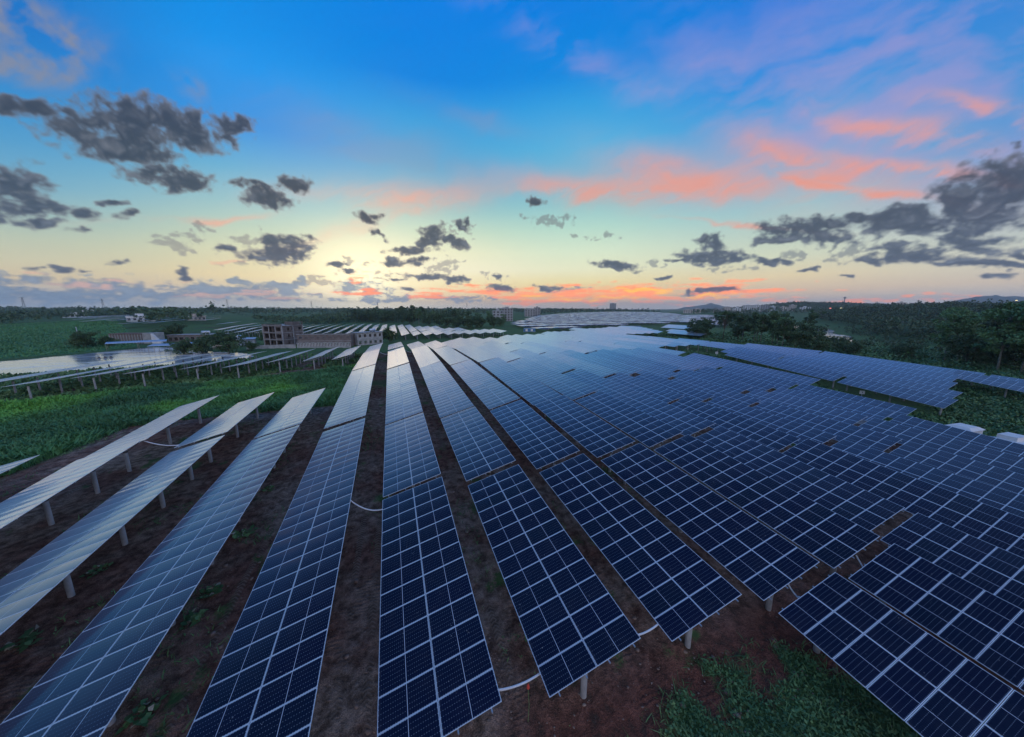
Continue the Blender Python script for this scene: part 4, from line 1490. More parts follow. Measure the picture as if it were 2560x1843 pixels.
# by the pond and the sheds
for x, y, key, s, lab in [(-72.5, 154, 'r1', 0.85, 'dark bushy tree at the pond bank beside the plank shed roof'), (-67.5, 154.5, 'r0', 0.95, 'round dark tree between two blue roofed sheds'), (-57.5, 149.5, 'r2', 1.05, 'biggest round dark tree left of the brick tower, near the pond'),
                          (-51.5, 152.5, 'r1', 0.55, 'low dark shrub right of the biggest pond tree'), (-55, 186, 'r0', 0.85, 'round green tree just left behind the brick tower'), (-79, 196, 'r1', 0.7, 'low tree before the long brick house with the roof tank'),
                          (-108, 224, 'r0', 1.0, 'dark tree between the two low brick houses'), (-1.5, 178, 'r1', 0.85, 'single dark tree at the right end of the long brick buildings'), (-122, 190, 'r0', 0.8, 'bush like tree right of the concrete pole beyond the pond'),
                          (-116, 193, 'r1', 0.55, 'small bush next to the tree by the concrete pole'), (-128, 196, 'r1', 0.4, 'low bush left of the concrete pole'), (-112, 222, 'r2', 0.6, 'small tree behind the ribbed brick house')]:
    tree(key, x, y, s * (0.8 if y < 158 else 1.0), lab, 'trees around the pond buildings')
# row of trees behind the far rows in the middle
mid = [(-44, 480, 't2', 1.1), (-36, 470, 'r2', 1.5), (-28, 476, 't2', 1.0), (-22, 462, 'r0', 1.6), (-12, 468, 't0', 1.05), (-6, 452, 'r1', 1.6), (2, 446, 'r2', 1.5), (8, 452, 't2', 1.15), (14, 424, 't2', 1.3), (20, 404, 'r2', 1.5), (25, 410, 't2', 1.35),
       (30, 392, 't0', 1.2), (34, 398, 't2', 1.25), (37, 372, 'r0', 1.4), (44, 376, 't0', 1.0), (46, 338, 'r2', 1.35), (52, 322, 'r1', 1.4), (58, 300, 'r2', 1.15), (60, 330, 't2', 1.05), (66, 292, 'r0', 1.2), (70, 312, 'c0', 1.15), (74, 298, 'r2', 1.2),
       (80, 306, 'r1', 1.2), (84, 330, 't0', 0.9), (92, 300, 'r2', 1.0), (97, 330, 't1', 0.95), (104, 318, 'r1', 1.0), (112, 330, 't0', 0.8), (122, 420, 't1', 1.0), (140, 450, 't1', 1.0), (156, 470, 'r2', 1.0), (185, 560, 't0', 1.1), (205, 600, 't1', 1.1)]
for i, (x, y, key, s) in enumerate(mid):
    tree(key, x, y, s, '%s tree, %s from the left in the dark row behind the second field' % ({'r': 'rounded', 't': 'tall slender', 'c': 'columnar'}[key[0]], ORDX(i + 1)), 'trees behind the second field')
# the dark grove past the green lane
grove = [(172, 143, 'r2', 1.15), (166, 138, 'r1', 1.1), (169, 126, 'u0', 1.05), (177, 132, 'u0', 0.8), (168, 115, 't2', 0.85), (172, 120, 'c0', 1.0), (166, 108, 't2', 0.95), (174, 112, 't0', 0.95), (163, 103, 't2', 0.9), (170, 102, 't2', 1.0), (165, 97, 't0', 0.9), (174, 98, 'c0', 0.95),
         (162, 93, 't2', 0.8), (170, 90, 'r2', 1.15), (163, 87, 'r0', 1.0), (172, 84, 'r1', 0.75), (162, 80, 'r1', 0.7), (176, 76, 'r0', 0.6), (168, 72, 'r1', 0.6), (236, 122, 'c0', 1.25), (186, 84, 'r2', 0.45), (192, 68, 'r1', 0.6), (180, 62, 'r0', 0.6), (226, 106, 'r1', 0.55), (220, 99, 'r2', 0.5), (231, 113, 'r1', 0.6)]
for i, (x, y, key, s) in enumerate(grove):
    kind = {'r': 'bushy', 't': 'tall vine hung', 'c': 'column shaped', 'u': 'umbrella crowned'}[key[0]]
    tree(key, x, y, s, '%s dark tree, %s from the left in the grove past the green lane' % (kind, ORDX(i + 1)), 'trees of the dark grove')
# slender pale trees at the right edge
edge = [(184, 54, 't1', 1.0), (187, 52, 't1', 0.9), (176, 47, 'r1', 1.0), (178, 42, 'r0', 0.9), (168, 39, 't0', 1.12), (172, 36, 't1', 0.95), (166, 34, 't0', 1.15), (169, 31, 't2', 1.05), (164, 29, 't0', 1.2), (172, 27, 't1', 1.1), (162, 25, 't0', 1.15), (176, 33, 'r2', 0.9), (160, 21, 't1', 1.1), (210, 60, 't0', 1.1), (216, 52, 't2', 1.1), (204, 46, 't0', 1.15), (226, 46, 't1', 1.3), (196, 38, 't0', 1.3)]
edge = [(x, y, key, s * 1.2) for x, y, key, s in edge]
grove = None
for i, (x, y, key, s) in enumerate(edge):
    tree(key, x, y, s, '%s tree, %s from the left in the pale stemmed stand at right' % ({'r': 'low bushy', 't': 'slender', 'c': 'column', 'u': 'umbrella'}[key[0]], ORDX(i + 1)), 'pale stemmed trees at the right')


def wood(name, label, specs, seed=3):
    """far woods that read as one mass: thousands of crowns in one mesh"""
    parts = []
    for poly, n, h0, h1, q in specs:
        x, y = scatter(poly, n)
        z = ground0(x, y)
        h = h0 + (h1 - h0) * rs.rand(len(x)) ** 1.4
        big = 0.75 + 0.5 * (0.5 + fbm(x * 0.02, y * 0.02, 3))
        h = h * big
        u = rs.normal(size=(len(x), q, 3))
        u /= np.linalg.norm(u, axis=2, keepdims=True)
        u *= rs.rand(len(x), q, 1) ** 0.35
        # uneven crowns: a few lobes each
        lob = rs.normal(size=(len(x), 3, 3)) * 0.45
        pick = rs.randint(0, 3, (len(x), q))
        u = u * 0.62 + np.take_along_axis(lob, pick[:, :, None].repeat(3, 2), 1)
        r = h * 0.34
        C = np.stack([x[:, None] + u[:, :, 0] * r[:, None], y[:, None] + u[:, :, 1] * r[:, None], z[:, None] + (h * 0.62)[:, None] + u[:, :, 2] * (h * 0.34)[:, None]], -1).reshape(-1, 3)
        parts.append(quads(C, np.repeat(h * (2.1 / math.sqrt(q)) * 0.55, q), 0.25))
    stuff(name, parts, M['leaf_far'], label, 'wood')


wood('forest', 'dark wooded slope beyond the river at the right', [([(236, 118), (250, 140), (300, 180), (360, 230), (420, 300), (470, 330), (430, 270), (380, 222), (320, 178), (270, 142)], 500, 3, 6, 40),
                                                                  ([(225, 60), (236, 112), (262, 104), (300, 120), (345, 142), (400, 180), (460, 225), (440, 180), (320, 90), (280, 60)], 900, 2.5, 6.5, 40),
                                                                  ([(300, 70), (312, 100), (395, 160), (455, 190), (520, 240), (640, 330), (800, 380), (900, 300), (700, 60), (420, 10), (330, 30)], 7500, 7, 12, 44),
                                                                  ([(250, -10), (300, 60), (420, 10), (600, 0), (500, -60)], 1500, 7, 13, 46)])
wood('forest', 'belt of woods along the horizon at the left', [([(-120, 300), (-180, 330), (-260, 470), (-420, 620), (-620, 560), (-900, 800), (-700, 1100), (-380, 900), (-300, 620), (-220, 480)], 4500, 7, 13, 30),
                                                              ([(-300, 440), (-420, 560), (-700, 640), (-900, 800), (-1100, 600), (-700, 380), (-480, 420), (-420, 470)], 4200, 7, 14, 30),
                                                              ([(-330, 700), (-700, 1100), (-1400, 1300), (-1500, 2200), (200, 2400), (900, 2600), (700, 1500), (250, 800), (60, 640), (-60, 800)], 7000, 9, 17, 18),
                                                              ([(-60, 480), (-120, 520), (-90, 640), (40, 620), (130, 560), (60, 470), (0, 470)], 1300, 8, 15, 40),
                                                              ([(-100, 390), (-170, 500), (-60, 500), (-50, 420)], 420, 6, 11, 40)])
wood('forest', 'belt of woods along the horizon behind the far field', [([(300, 640), (480, 840), (880, 1100), (1000, 1000), (1300, 1500), (1500, 2600), (800, 2500), (500, 1400)], 4000, 9, 16, 18),
                                                                       ([(700, 560), (900, 800), (1100, 900), (1900, 1700), (2600, 1800), (2400, 900), (1500, 600), (900, 520)], 5000, 8, 15, 18),
                                                                       ([(900, 380), (900, 520), (1500, 600), (2600, 800), (2600, 300), (1500, 220), (900, 300)], 5000, 8, 15, 18),
                                                                       ([(1250, 690), (1420, 860), (1750, 900), (1900, 640), (1500, 600)], 2500, 9, 14, 18),
                                                                       ([(300, 200), (330, 260), (420, 320), (520, 400), (640, 480), (720, 470), (560, 360), (470, 290), (380, 215)], 1500, 7, 11, 36)])
# ------------------------------------------------------------------ buildings
def brick_mat(name, c1, c2, mortar, sx=0.24, sy=0.075):
    m, n, b = material(name)
    tc = n.new('ShaderNodeTexCoord').outputs['Object']
    br = n.new('ShaderNodeTexBrick')
    n.put(br.inputs['Vector'], n.comb(n.m('ADD', n.sep(tc)[0], n.sep(tc)[1]), n.sep(tc)[2], 0.0))
    br.inputs['Color1'].default_value = tuple(c1) + (1,)
    br.inputs['Color2'].default_value = tuple(c2) + (1,)
    br.inputs['Mortar'].default_value = tuple(mortar) + (1,)
    br.inputs['Scale'].default_value = 1.0
    br.inputs['Brick Width'].default_value = sx
    br.inputs['Row Height'].default_value = sy
    br.inputs['Mortar Size'].default_value = 0.012
    f = n.noise(tc, 0.5, 5.0, 0.65)
    n.put(b.inputs['Base Color'], n.mix(n.m('MULTIPLY', n.rng(f, 0.4, 0.7), 0.5), br.outputs['Color'], (0.28, 0.25, 0.25, 1)))
    b.inputs['Roughness'].default_value = 0.9
    return m


M['brick'] = brick_mat('red_brick', (0.108, 0.080, 0.074), (0.085, 0.068, 0.066), (0.16, 0.16, 0.158))
M['brick_grey'] = brick_mat('grey_brick', (0.16, 0.12, 0.115), (0.13, 0.11, 0.105), (0.19, 0.185, 0.185))
M['render'] = plain('cement_render', (0.26, 0.28, 0.30), (0.40, 0.42, 0.44), 0.85, scale=0.7, bump=0.15)
M['white'] = plain('white_paint', (0.62, 0.65, 0.68), (0.75, 0.78, 0.8), 0.6, scale=0.8)
M['cream'] = plain('cream_paint', (0.50, 0.46, 0.42), (0.62, 0.58, 0.54), 0.7, scale=0.6)
M['palewall'] = plain('pale_wall', (0.30, 0.33, 0.36), (0.40, 0.43, 0.46), 0.8, scale=0.4)
M['dark'] = plain('dark_opening', (0.012, 0.013, 0.016), (0.02, 0.022, 0.026), 0.4, scale=2)
M['roofblue'] = plain('blue_sheet_roof', (0.30, 0.42, 0.60), (0.45, 0.56, 0.72), 0.45, 0.2, scale=1.2)
M['rooftile'] = plain('brown_tile_roof', (0.13, 0.075, 0.06), (0.2, 0.12, 0.1), 0.85, scale=1.5)
M['bluebox'] = plain('blue_container_paint', (0.06, 0.20, 0.42), (0.09, 0.26, 0.50), 0.5, scale=1.0)
M['tank'] = plain('steel_tank', (0.50, 0.58, 0.66), (0.62, 0.70, 0.78), 0.3, 0.6, scale=2)
M['wood'] = plain('weathered_wood', (0.20, 0.18, 0.15), (0.32, 0.29, 0.25), 0.9, scale=4)


def wall_with_holes(mb, p0, p1, z0, z1, th, holes):
    """a wall from p0 to p1 (plan points), with rectangular holes (s0, s1, h0, h1) measured along it and up from z0"""
    p0, p1 = Vector((p0[0], p0[1], 0)), Vector((p1[0], p1[1], 0))
    L = (p1 - p0).length
    d = (p1 - p0) / L
    nrm = Vector((-d.y, d.x, 0)) * th
    us = sorted({0.0, L} | {h[0] for h in holes} | {h[1] for h in holes})
    vs = sorted({0.0, z1 - z0} | {h[2] for h in holes} | {h[3] for h in holes})
    for a, b in zip(us, us[1:]):
        run = None
        for c, e in zip(vs, vs[1:]):
            um, vm = (a + b) / 2, (c + e) / 2
            solid = not any(h[0] < um < h[1] and h[2] < vm < h[3] for h in holes)
            if solid:
                run = (run[0], e) if run else (c, e)
            if (not solid or e == vs[-1]) and run:
                q = [p0 + d * a, p0 + d * b, p0 + d * b + nrm, p0 + d * a + nrm]
                V = [(v.x, v.y, z0 + run[0]) for v in q] + [(v.x, v.y, z0 + run[1]) for v in q]
                mb.add(V, [(0, 3, 2, 1), (4, 5, 6, 7), (0, 1, 5, 4), (1, 2, 6, 5), (2, 3, 7, 6), (3, 0, 4, 7)])
                run = None


# the red brick shell: three storeys, concrete frame open on the pond side
zb = gz(-45, 168) - 0.2
ang = math.atan2(10.35 * 0.81, 10.35 * 0.59)
bld = empty('brick_building', (-44.5, 166.5, zb), ang)
tag(bld, 'unfinished red brick building of three storeys with open concrete frame', 'building')
LX, LY, SH = 10.4, 11.2, 3.05                     # local x runs along the brick side, y along the open side
mb = MB()
for f in range(1, 4):
    mb.box(-0.15, LX + 0.15, -0.15, LY + 0.15, f * SH - 0.16, f * SH)
mb.build('floor_slab', M['render'], bld)
mb = MB()
for x in (0.0, LX * 0.5, LX - 0.35):
    for y in (0.0, 3.7, 7.4, LY - 0.35):
        mb.box(x, x + 0.35, y, y + 0.35, 0, 3 * SH - 0.17)
mb.build('concrete_frame', M['render'], bld)
mb = MB()
hol = []
for f in range(3):
    for s in (2.2, 4.3, 7.7):
        hol.append((s, s + (0.9 if s != 7.7 else 1.3), f * SH + 0.9, f * SH + 2.1))
wall_with_holes(mb, (0.36, 0.02), (LX - 0.36, 0.02), 0, 3 * SH - 0.17, 0.2, hol)
wall_with_holes(mb, (LX - 0.03, 0.36), (LX - 0.03, LY - 0.36), 0, 3 * SH - 0.17, 0.2, [(3, 4.2, f * SH + 0.9, f * SH + 2.2) for f in range(3)])
wall_with_holes(mb, (LX - 0.36, LY - 0.03), (0.36, LY - 0.03), 0, 3 * SH - 0.17, 0.2, [(4, 5.4, f * SH + 0.9, f * SH + 2.2) for f in range(3)])
mb.build('brick_wall', M['brick'], bld)
mb = MB()
wall_with_holes(mb, (0.05, LY - 0.36), (0.05, 0.36), 0, 3 * SH - 0.17, 0.2, [(0.6, 3.0, SH + 0.5, SH + 2.5), (3.6, 6.9, SH + 0.02, SH + 2.6), (7.4, 10.0, SH + 0.7, SH + 2.3), (0.6, 3.0, 2 * SH + 0.5, 2 * SH + 2.5), (3.6, 6.9, 2 * SH + 0.02, 2 * SH + 2.6), (7.4, 10.0, 2 * SH + 0.7, 2 * SH + 2.3), (0.4, 3.2, 0.02, 2.6), (3.7, 6.8, 0.02, 2.6), (7.4, 10.2, 0.02, 2.6)])
mb.build('infill_wall', M['brick_grey'], bld)
mb = MB()
wall_with_holes(mb, (5.4, 0.0), (LX, 0.0), 3 * SH, 3 * SH + 1.5, 0.2, [(3.6, 4.6, 0.3, 1.2)])
wall_with_holes(mb, (5.4, 4.6), (5.4, 0.21), 3 * SH, 3 * SH + 1.5, 0.2, [])
wall_with_holes(mb, (0.0, LY), (0.0, 0.0), 3 * SH, 3 * SH + 0.5, 0.2, [])
mb.build('roof_parapet', M['brick'], bld)
mb = MB().box(0.5, LX - 0.5, LY * 0.55, LY * 0.55 + 0.15, 0, 3 * SH - 0.2)
mb.build('inner_wall', M['brick_grey'], bld)


def long_house(name, label, p0, p1, depth, h, storeys, nwin, mat, roofed=True, zoff=0.0, wfrac=0.45):
    """a low row building along p0..p1 with real window openings"""
    d = Vector((p1[0] - p0[0], p1[1] - p0[1], 0))
    L = d.length
    z = min(gz(*p0), gz(*p1)) - 0.2 + zoff
    r = empty(name, (p0[0], p0[1], z), math.atan2(d.y, d.x))
    tag(r, label, 'building')
    sh = h / storeys
    st = L / nwin
    hol = [(st * i + st * (0.5 - wfrac / 2), st * i + st * (0.5 + wfrac / 2), f * sh + sh * 0.32, f * sh + sh * 0.76) for i in range(nwin) for f in range(storeys)]
    mb = MB()
    wall_with_holes(mb, (0, 0), (L, 0), 0, h, 0.22, hol)
    wall_with_holes(mb, (L - 0.01, 0.23), (L - 0.01, depth), 0, h, 0.22, [(depth * 0.4, depth * 0.6, sh * 0.3, sh * 0.75)])
    wall_with_holes(mb, (L, depth + 0.01), (0, depth + 0.01), 0, h, 0.22, hol[::2])
    wall_with_holes(mb, (0.01, depth), (0.01, 0.23), 0, h, 0.22, [])
    mb.build('wall', mat, r)
    mb = MB()
    mb.box(-0.25, L + 0.25, -0.35, depth + 0.35 if roofed else 0.35, h, h + 0.18)
    if storeys > 1:
        mb.box(-0.04, L + 0.04, -0.10, 0.30, sh - 0.12, sh + 0.06)
    mb.build('roof' if roofed else 'ring_beam', M['render'], r)
    lint = MB().box(0, st * wfrac + 0.3, -0.03, 0.05, 0, 0.14).mesh('lintel', M['render'])
    bar = MB().box(0, 0.05, 0.08, 0.14, 0, sh * 0.44).box(st * wfrac - 0.05, st * wfrac, 0.08, 0.14, 0, sh * 0.44).box(0.05, st * wfrac - 0.05, 0.08, 0.14, 0, 0.05).box(0.05, st * wfrac - 0.05, 0.08, 0.14, sh * 0.44 - 0.05, sh * 0.44).box(st * wfrac / 2 - 0.03, st * wfrac / 2 + 0.03, 0.08, 0.14, 0.05, sh * 0.44 - 0.05).mesh('window_frame', M['wood'])
    for a, b, c, e in hol:
        o = link(bpy.data.objects.new('window', bar), r)
        o.location = (a, 0, c)
        o2 = link(bpy.data.objects.new('lintel', lint), r)
        o2.location = (a - 0.15, 0, e)
    return r, z + h + 0.18


def tank(loc, R, L, label, rz=0.0, upright=False):
    r = empty('water_tank', loc, rz)
    tag(r, label, 'water tank')
    if upright:
        MB().tube([(0, 0, 0.3), (0, 0, 0.35), (0, 0, L), (0, 0, L + 0.25)], [R, R, R, R * 0.4], 16).build('barrel', M['tank'], r, True)
        MB().box(-R, R, -R, R, 0, 0.3).build('stand', M['darksteel'], r)
    else:
        MB().tube([(-L / 2, 0, R + 0.25), (-L / 2 + 0.12, 0, R + 0.25), (L / 2 - 0.12, 0, R + 0.25), (L / 2, 0, R + 0.25)], [R * 0.75, R, R, R * 0.75], 16).build('barrel', M['tank'], r, True)
        MB().box(-L * 0.35, -L * 0.2, -R * 0.8, R * 0.8, 0, R * 0.6).box(L * 0.2, L * 0.35, -R * 0.8, R * 0.8, 0, R * 0.6).build('stand', M['darksteel'], r)


long_house('row_building', 'long low grey brick row with small windows right of the brick tower', (-38.3, 163), (-17.0, 157.6), 5.5, 5.4, 2, 9, M['brick_grey'], roofed=False)
_, zt = long_house('row_building', 'two storey grey block with blue roof tank at the right end of the row', (-14.6, 159.5), (-4.2, 165), 6, 5.9, 2, 5, M['render'])
tank((-8.4, 164.2, zt), 0.6, 2.6, 'blue water tank on the two storey grey block', 0.48)
_, zt = long_house('row_building', 'long low brick house with ten windows and a roof tank beyond the pond', (-108, 217), (-84.6, 214.6), 7, 4.2, 1, 10, M['brick_grey'], wfrac=0.6)
tank((-92.5, 218, zt), 0.75, 3.6, 'pale blue cylinder tank lying on the long low brick house', -0.1)
zb = gz(-118, 208)
r = empty('shed_building', (-127, 212.3, zb - 0.2), math.atan2(-7.2, 18.5))
tag(r, 'dark brown ribbed brick shed standing at the far pond bank', 'building')
mb = MB().box(0, 16, 0, 7, 0, 4.6)
mb.build('wall', M['brick_grey'], r)
rib = MB().box(0, 0.25, -0.22, -0.002, 0, 4.4).mesh('pilaster', M['render'])
for i in range(12):
    o = link(bpy.data.objects.new('pilaster', rib), r)
    o.location = (0.4 + i * 1.38, 0, 0)
MB().box(16.003, 19.8, 0.3, 6.7, 0, 5.0).build('gable_block', M['render'], r)
MB().box(-0.2, 16.0, -0.25, 7.2, 4.603, 4.75).build('roof', M['rooftile'], r)
mb = MB()
for i in range(12):
    mb.box(20.0 + i * 0.35, 20.35 + i * 0.35, 0.4, 1.6, 0, 4.8 - i * 0.38)
mb.build('stairs', M['white'], r)


def sheet_shed(x, y, L, Wd, h, rz, mat, label, wallmat=None):
    z = max(gz(x, y), WATER_Z) - 0.2
    r = empty('shed', (x, y, z), rz)
    tag(r, label, 'shed')
    mb = MB()
    n = int(L / 0.35)
    V, F = [], []
    for i in range(n + 1):
        zz = 0.05 * (i % 2)
        for yy, dz in ((0.0, 0.0), (Wd, 0.55)):
            V += [(i * L / n, yy, h + zz + dz), (i * L / n, yy, h + zz + dz + 0.04)]
    for i in range(n):
        o = i * 4
        F += [(o + 1, o + 5, o + 7, o + 3), (o, o + 2, o + 6, o + 4), (o, o + 4, o + 5, o + 1), (o + 2, o + 3, o + 7, o + 6)]
    link(bpy.data.objects.new('roof', np_mesh('roof', V, F, [mat])), r)
    for px in (0.15, L / 2, L - 0.25):
        for py in (0.15, Wd - 0.25):
            MB().box(px, px + 0.1, py, py + 0.1, 0, h + 0.5 * (py > 1)).build('post', M['wood'], r)
    if wallmat:
        MB().box(0.3, L - 0.3, Wd * 0.35, Wd - 0.35, 0, h - 0.05).build('wall', wallmat, r)


sheet_shed(-107, 176, 17, 3.2, 2.6, 0.38, M['roofblue'], 'long open shed with blue sheet roof on posts at the far bank', None)
sheet_shed(-86.5, 161, 6.5, 3.6, 2.8, 0.0, M['roofblue'], 'small pale roofed shelter standing over the pond edge')
sheet_shed(-76.5, 163, 5.5, 4, 2.9, 0.1, M['roofblue'], 'pale blue sheet shed between the two bank trees', M['white'])
sheet_shed(-69, 164, 6, 4, 3.0, 0.1, M['roofblue'], 'blue roofed hut with cream wall behind the round trees', M['cream'])
sheet_shed(-66, 181, 6.5, 4, 2.9, 0.15, M['roofblue'], 'light blue walled hut with two steel tanks beside it', M['roofblue'])
tank((-70.0, 184, gz(-70, 184) + 2.9), 0.8, 2.4, 'left steel tank of the pair on the light blue hut stand', 0.2)
tank((-66.4, 184.6, gz(-66, 184) + 2.9), 0.8, 2.4, 'right steel tank of the pair on the light blue hut stand', 0.2)
for x in (-70.0, -66.4):
    pass
MB_ = MB().box(-72, -64.4, 183.0, 186.2, gz(-68, 184) - 0.2, gz(-68, 184) + 2.9)
tag(MB_.build('tank_house', M['render']), 'plain rendered block carrying the pair of steel tanks', 'building')
# boundary wall between the brick tower and the pond field, and the railed yard wall
w1 = [(-56, 161), (-50, 159.6), (-44, 158.6), (-38, 157.6)]
mb = MB()
for a, b in zip(w1, w1[1:]):
    wall_with_holes(mb, a, b, min(gz(*a), gz(*b)) - 0.2, min(gz(*a), gz(*b)) + 1.5, 0.18, [])
tag(mb.build('boundary_wall', M['render']), 'low grey boundary wall in front of the brick tower', 'wall')
r = empty('yard_wall', (-37.5, 157.4, gz(-30, 155) - 0.2), math.atan2(-5.4, 21))
tag(r, 'grey yard wall with upright bars before the long brick row', 'wall')
MB().box(0, 21.5, 0, 0.2, 0, 0.9).build('base_wall', M['render'], r)
MB().box(0, 21.5, 0.02, 0.18, 2.2, 2.42).build('top_beam', M['render'], r)
bar = MB().box(0, 0.16, 0.03, 0.17, 0.9, 2.2).mesh('upright', M['white'])
for i in range(36):
    o = link(bpy.data.objects.new('upright', bar), r)
    o.location = (0.15 + i * 0.6, 0, 0)
# plain concrete pole, and small fish feeders on the water
tag(MB().tube([(-134, 207, gz(-134, 207) - 0.3), (-134, 207, gz(-134, 207) + 8)], [0.22, 0.13], 8).build('utility_pole', M['concrete'], smooth=True), 'bare concrete pole leaning over the bank at the crop field', 'pole')
for i, (x, y) in enumerate([(-93.3, 150), (-91.8, 150), (-90.3, 150)]):
    r = empty('aerator', (x, y, WATER_Z))
    tag(r, ['dark pond aerator, left one of the three in a line', 'dark pond aerator, middle and highest of the three in a line', 'dark pond aerator, right one of the three in a line'][i], 'aerator', 'aerators floating on the pond')
    MB().box(-0.45, 0.45, -0.3, 0.3, -0.1, 0.15).build('float', M['darksteel'], r)
    MB().tube([(0, 0, 0.15), (0, 0, 0.5), (0, 0, 0.65)], [0.28, 0.25, 0.1], 8).build('motor', M['darksteel'], r)


def block(name, x, y, wx, wy, h, rz, mat, label, group=None, floors=3, nwin=4, roof=None, base=None):
    """a distant house: walls, parapet, and windows set into the two seen faces"""
    z = (gz(x, y) if base is None else base) - 0.3
    r = empty(name, (x, y, z), rz)
    tag(r, label, 'building', group)
    MB().box(-wx / 2, wx / 2, -wy / 2, wy / 2, 0, h).build('wall', mat, r)
    MB().box(-wx / 2 - 0.25, wx / 2 + 0.25, -wy / 2 - 0.25, wy / 2 + 0.25, h + 0.002, h + 0.35).box(-wx * 0.18, wx * 0.12, -wy * 0.2, wy * 0.2, h + 0.352, h + 2.4).build('roof', roof or mat, r)
    sh = (h - 0.4) / floors
    wn = MB().box(0, wx / nwin * 0.5, -0.06, -0.003, 0, sh * 0.5).mesh('window', M['dark'])
    for f in range(floors):
        for i in range(nwin):
            o = link(bpy.data.objects.new('window', wn), r)
            o.location = (-wx / 2 + (i + 0.25) * wx / nwin, -wy / 2, 0.5 + f * sh + sh * 0.2)
    ws = MB().box(0.003, 0.06, 0, wy * 0.22, 0, sh * 0.5).mesh('window', M['dark'])
    for f in range(floors):
        for i in range(2):
            o = link(bpy.data.objects.new('window', ws), r)
            o.location = (-wx / 2 - 0.063, -wy / 2 + wy * (0.15 + 0.45 * i), 0.5 + f * sh + sh * 0.2)


block('apartment_block', 140, 436, 15, 12, 15, -0.3, M['palewall'], 'white four storey apartment block left part, among the dark trees', floors=4, nwin=3)
block('apartment_block', 157, 446, 16, 12, 18, -0.3, M['render'], 'grey stepped apartment block right of the white one', floors=5, nwin=4)
block('apartment_block', 276, 640, 22, 14, 15, -0.3, M['render'], 'grey brown apartment block half sunk behind the far field edge', floors=4, nwin=4)
block('apartment_block', 296, 646, 12, 12, 19, -0.3, M['render'], 'narrow tall block next to the grey brown one at the far field', floors=6, nwin=2)
block('house', -468, 728, 26, 10, 6, 0.5, M['white'], 'flat white house alone before the wooded ridge at the left', floors=1, nwin=4)
block('house', -455, 732, 12, 10, 12, 0.5, M['white'], 'taller white house part with a dark window at the left ridge', floors=2, nwin=2)
block('house', -200, 372, 16, 6, 4.5, 0.4, M['white'], 'low white flat roofed house at the far end of the crop field', floors=1, nwin=5)
block('house', -172, 392, 14, 6, 4, 0.4, M['cream'], 'low pale house with flat roof left of the hill panels', floors=1, nwin=5)
block('tower_block', 1215, 1600, 34, 30, 46, -0.6, M['render'], 'lone tall grey tower block on the skyline behind the far field', floors=12, nwin=4)
for i, (x, y, wx, h, m, fl) in enumerate([(985, 760, 30, 14, 'render', 4), (1012, 752, 20, 19, 'cream', 5), (1035, 735, 26, 16, 'white', 5), (1052, 716, 22, 24, 'white', 7), (1072, 704, 22, 22, 'white', 7), (1092, 690, 24, 20, 'render', 6), (1100, 672, 16, 15, 'white', 4), (1118, 655, 22, 12, 'cream', 3), (1135, 640, 16, 17, 'cream', 5), (1150, 615, 24, 12, 'white', 4), (900, 800, 26, 12, 'cream', 3), (930, 790, 16, 15, 'cream', 4), (1165, 560, 16, 9, 'brick', 2)]):
    block('town_house', x, y, wx, 14, h, -0.95, M[m], '%s block of %s storeys, %s of the town row from the left' % ({'render': 'grey', 'cream': 'cream', 'white': 'pale', 'brick': 'brick'}[m], ['one', 'two', 'three', 'four', 'five', 'six', 'seven'][fl - 1], ORDX(i + 1)), 'houses of the distant town', floors=fl, nwin=4)
for i, (x, y, wx, h, m, fl) in enumerate([(905, 352, 14, 11, 'white', 3), (915, 335, 12, 14, 'cream', 4), (922, 318, 20, 8, 'white', 2), (934, 290, 26, 6, 'roofblue', 1), (945, 262, 28, 7, 'white', 2), (950, 238, 24, 5, 'roofblue', 1), (960, 205, 26, 5, 'white', 1)]):
    block('village_house', x, y, wx, 12, h, -1.2, M[m], '%s house, %s of the hamlet above the dark wood' % ({'white': 'white', 'cream': 'cream', 'roofblue': 'low blue roofed'}[m], ORDX(i + 1)), 'houses of the hamlet', floors=fl, nwin=3)
# water tower on the right skyline
r = empty('water_tower', (1720, 790, gz(1720, 790)))
tag(r, 'slim water tower with a wider head on the wooded hill', 'tower')
MB().tube([(0, 0, -1), (0, 0, 30)], [2.2, 1.8], 10).build('shaft', M['render'], r, True)
MB().tube([(0, 0, 30), (0, 0, 32), (0, 0, 36), (0, 0, 37)], [1.8, 4.2, 4.2, 1.0], 12).build('tank', M['render'], r, True)
# pylons on the left skyline
for i, (x, y) in enumerate([(-1040, 1450), (-930, 1560), (-560, 1500), (-330, 1700), (-60, 1850), (420, 1900)]):
    z = gz(x, y)
    r = empty('pylon', (x, y, z), 0.4)
    tag(r, 'thin lattice pylon on the skyline, %s from the left' % ORD[i + 1], 'pylon', 'pylons on the skyline')
    mb = MB()
    H = 44
    for sx in (-1, 1):
        for sy in (-1, 1):
            mb.tube([(sx * 3.4, sy * 3.4, 0), (sx * 0.6, sy * 0.6, H)], 0.22, 4)
    for j in range(6):
        z0, z1 = H * j / 6, H * (j + 1) / 6
        a, b = 3.4 - 2.8 * j / 6, 3.4 - 2.8 * (j + 1) / 6
        mb.tube([(-a, -a, z0), (b, -b, z1)], 0.2, 4).tube([(a, -a, z0), (-b, -b, z1)], 0.2, 4)
    mb.build('lattice', M['darksteel'], r)
    arm = MB().tube([(-6, 0, 0), (0, 0, 0.8), (6, 0, 0)], 0.3, 4).mesh('cross_arm', M['darksteel'])
    for zz in (H * 0.72, H * 0.86, H * 0.98):
        o = link(bpy.data.objects.new('cross_arm', arm), r)
        o.location = (0, 0, zz)

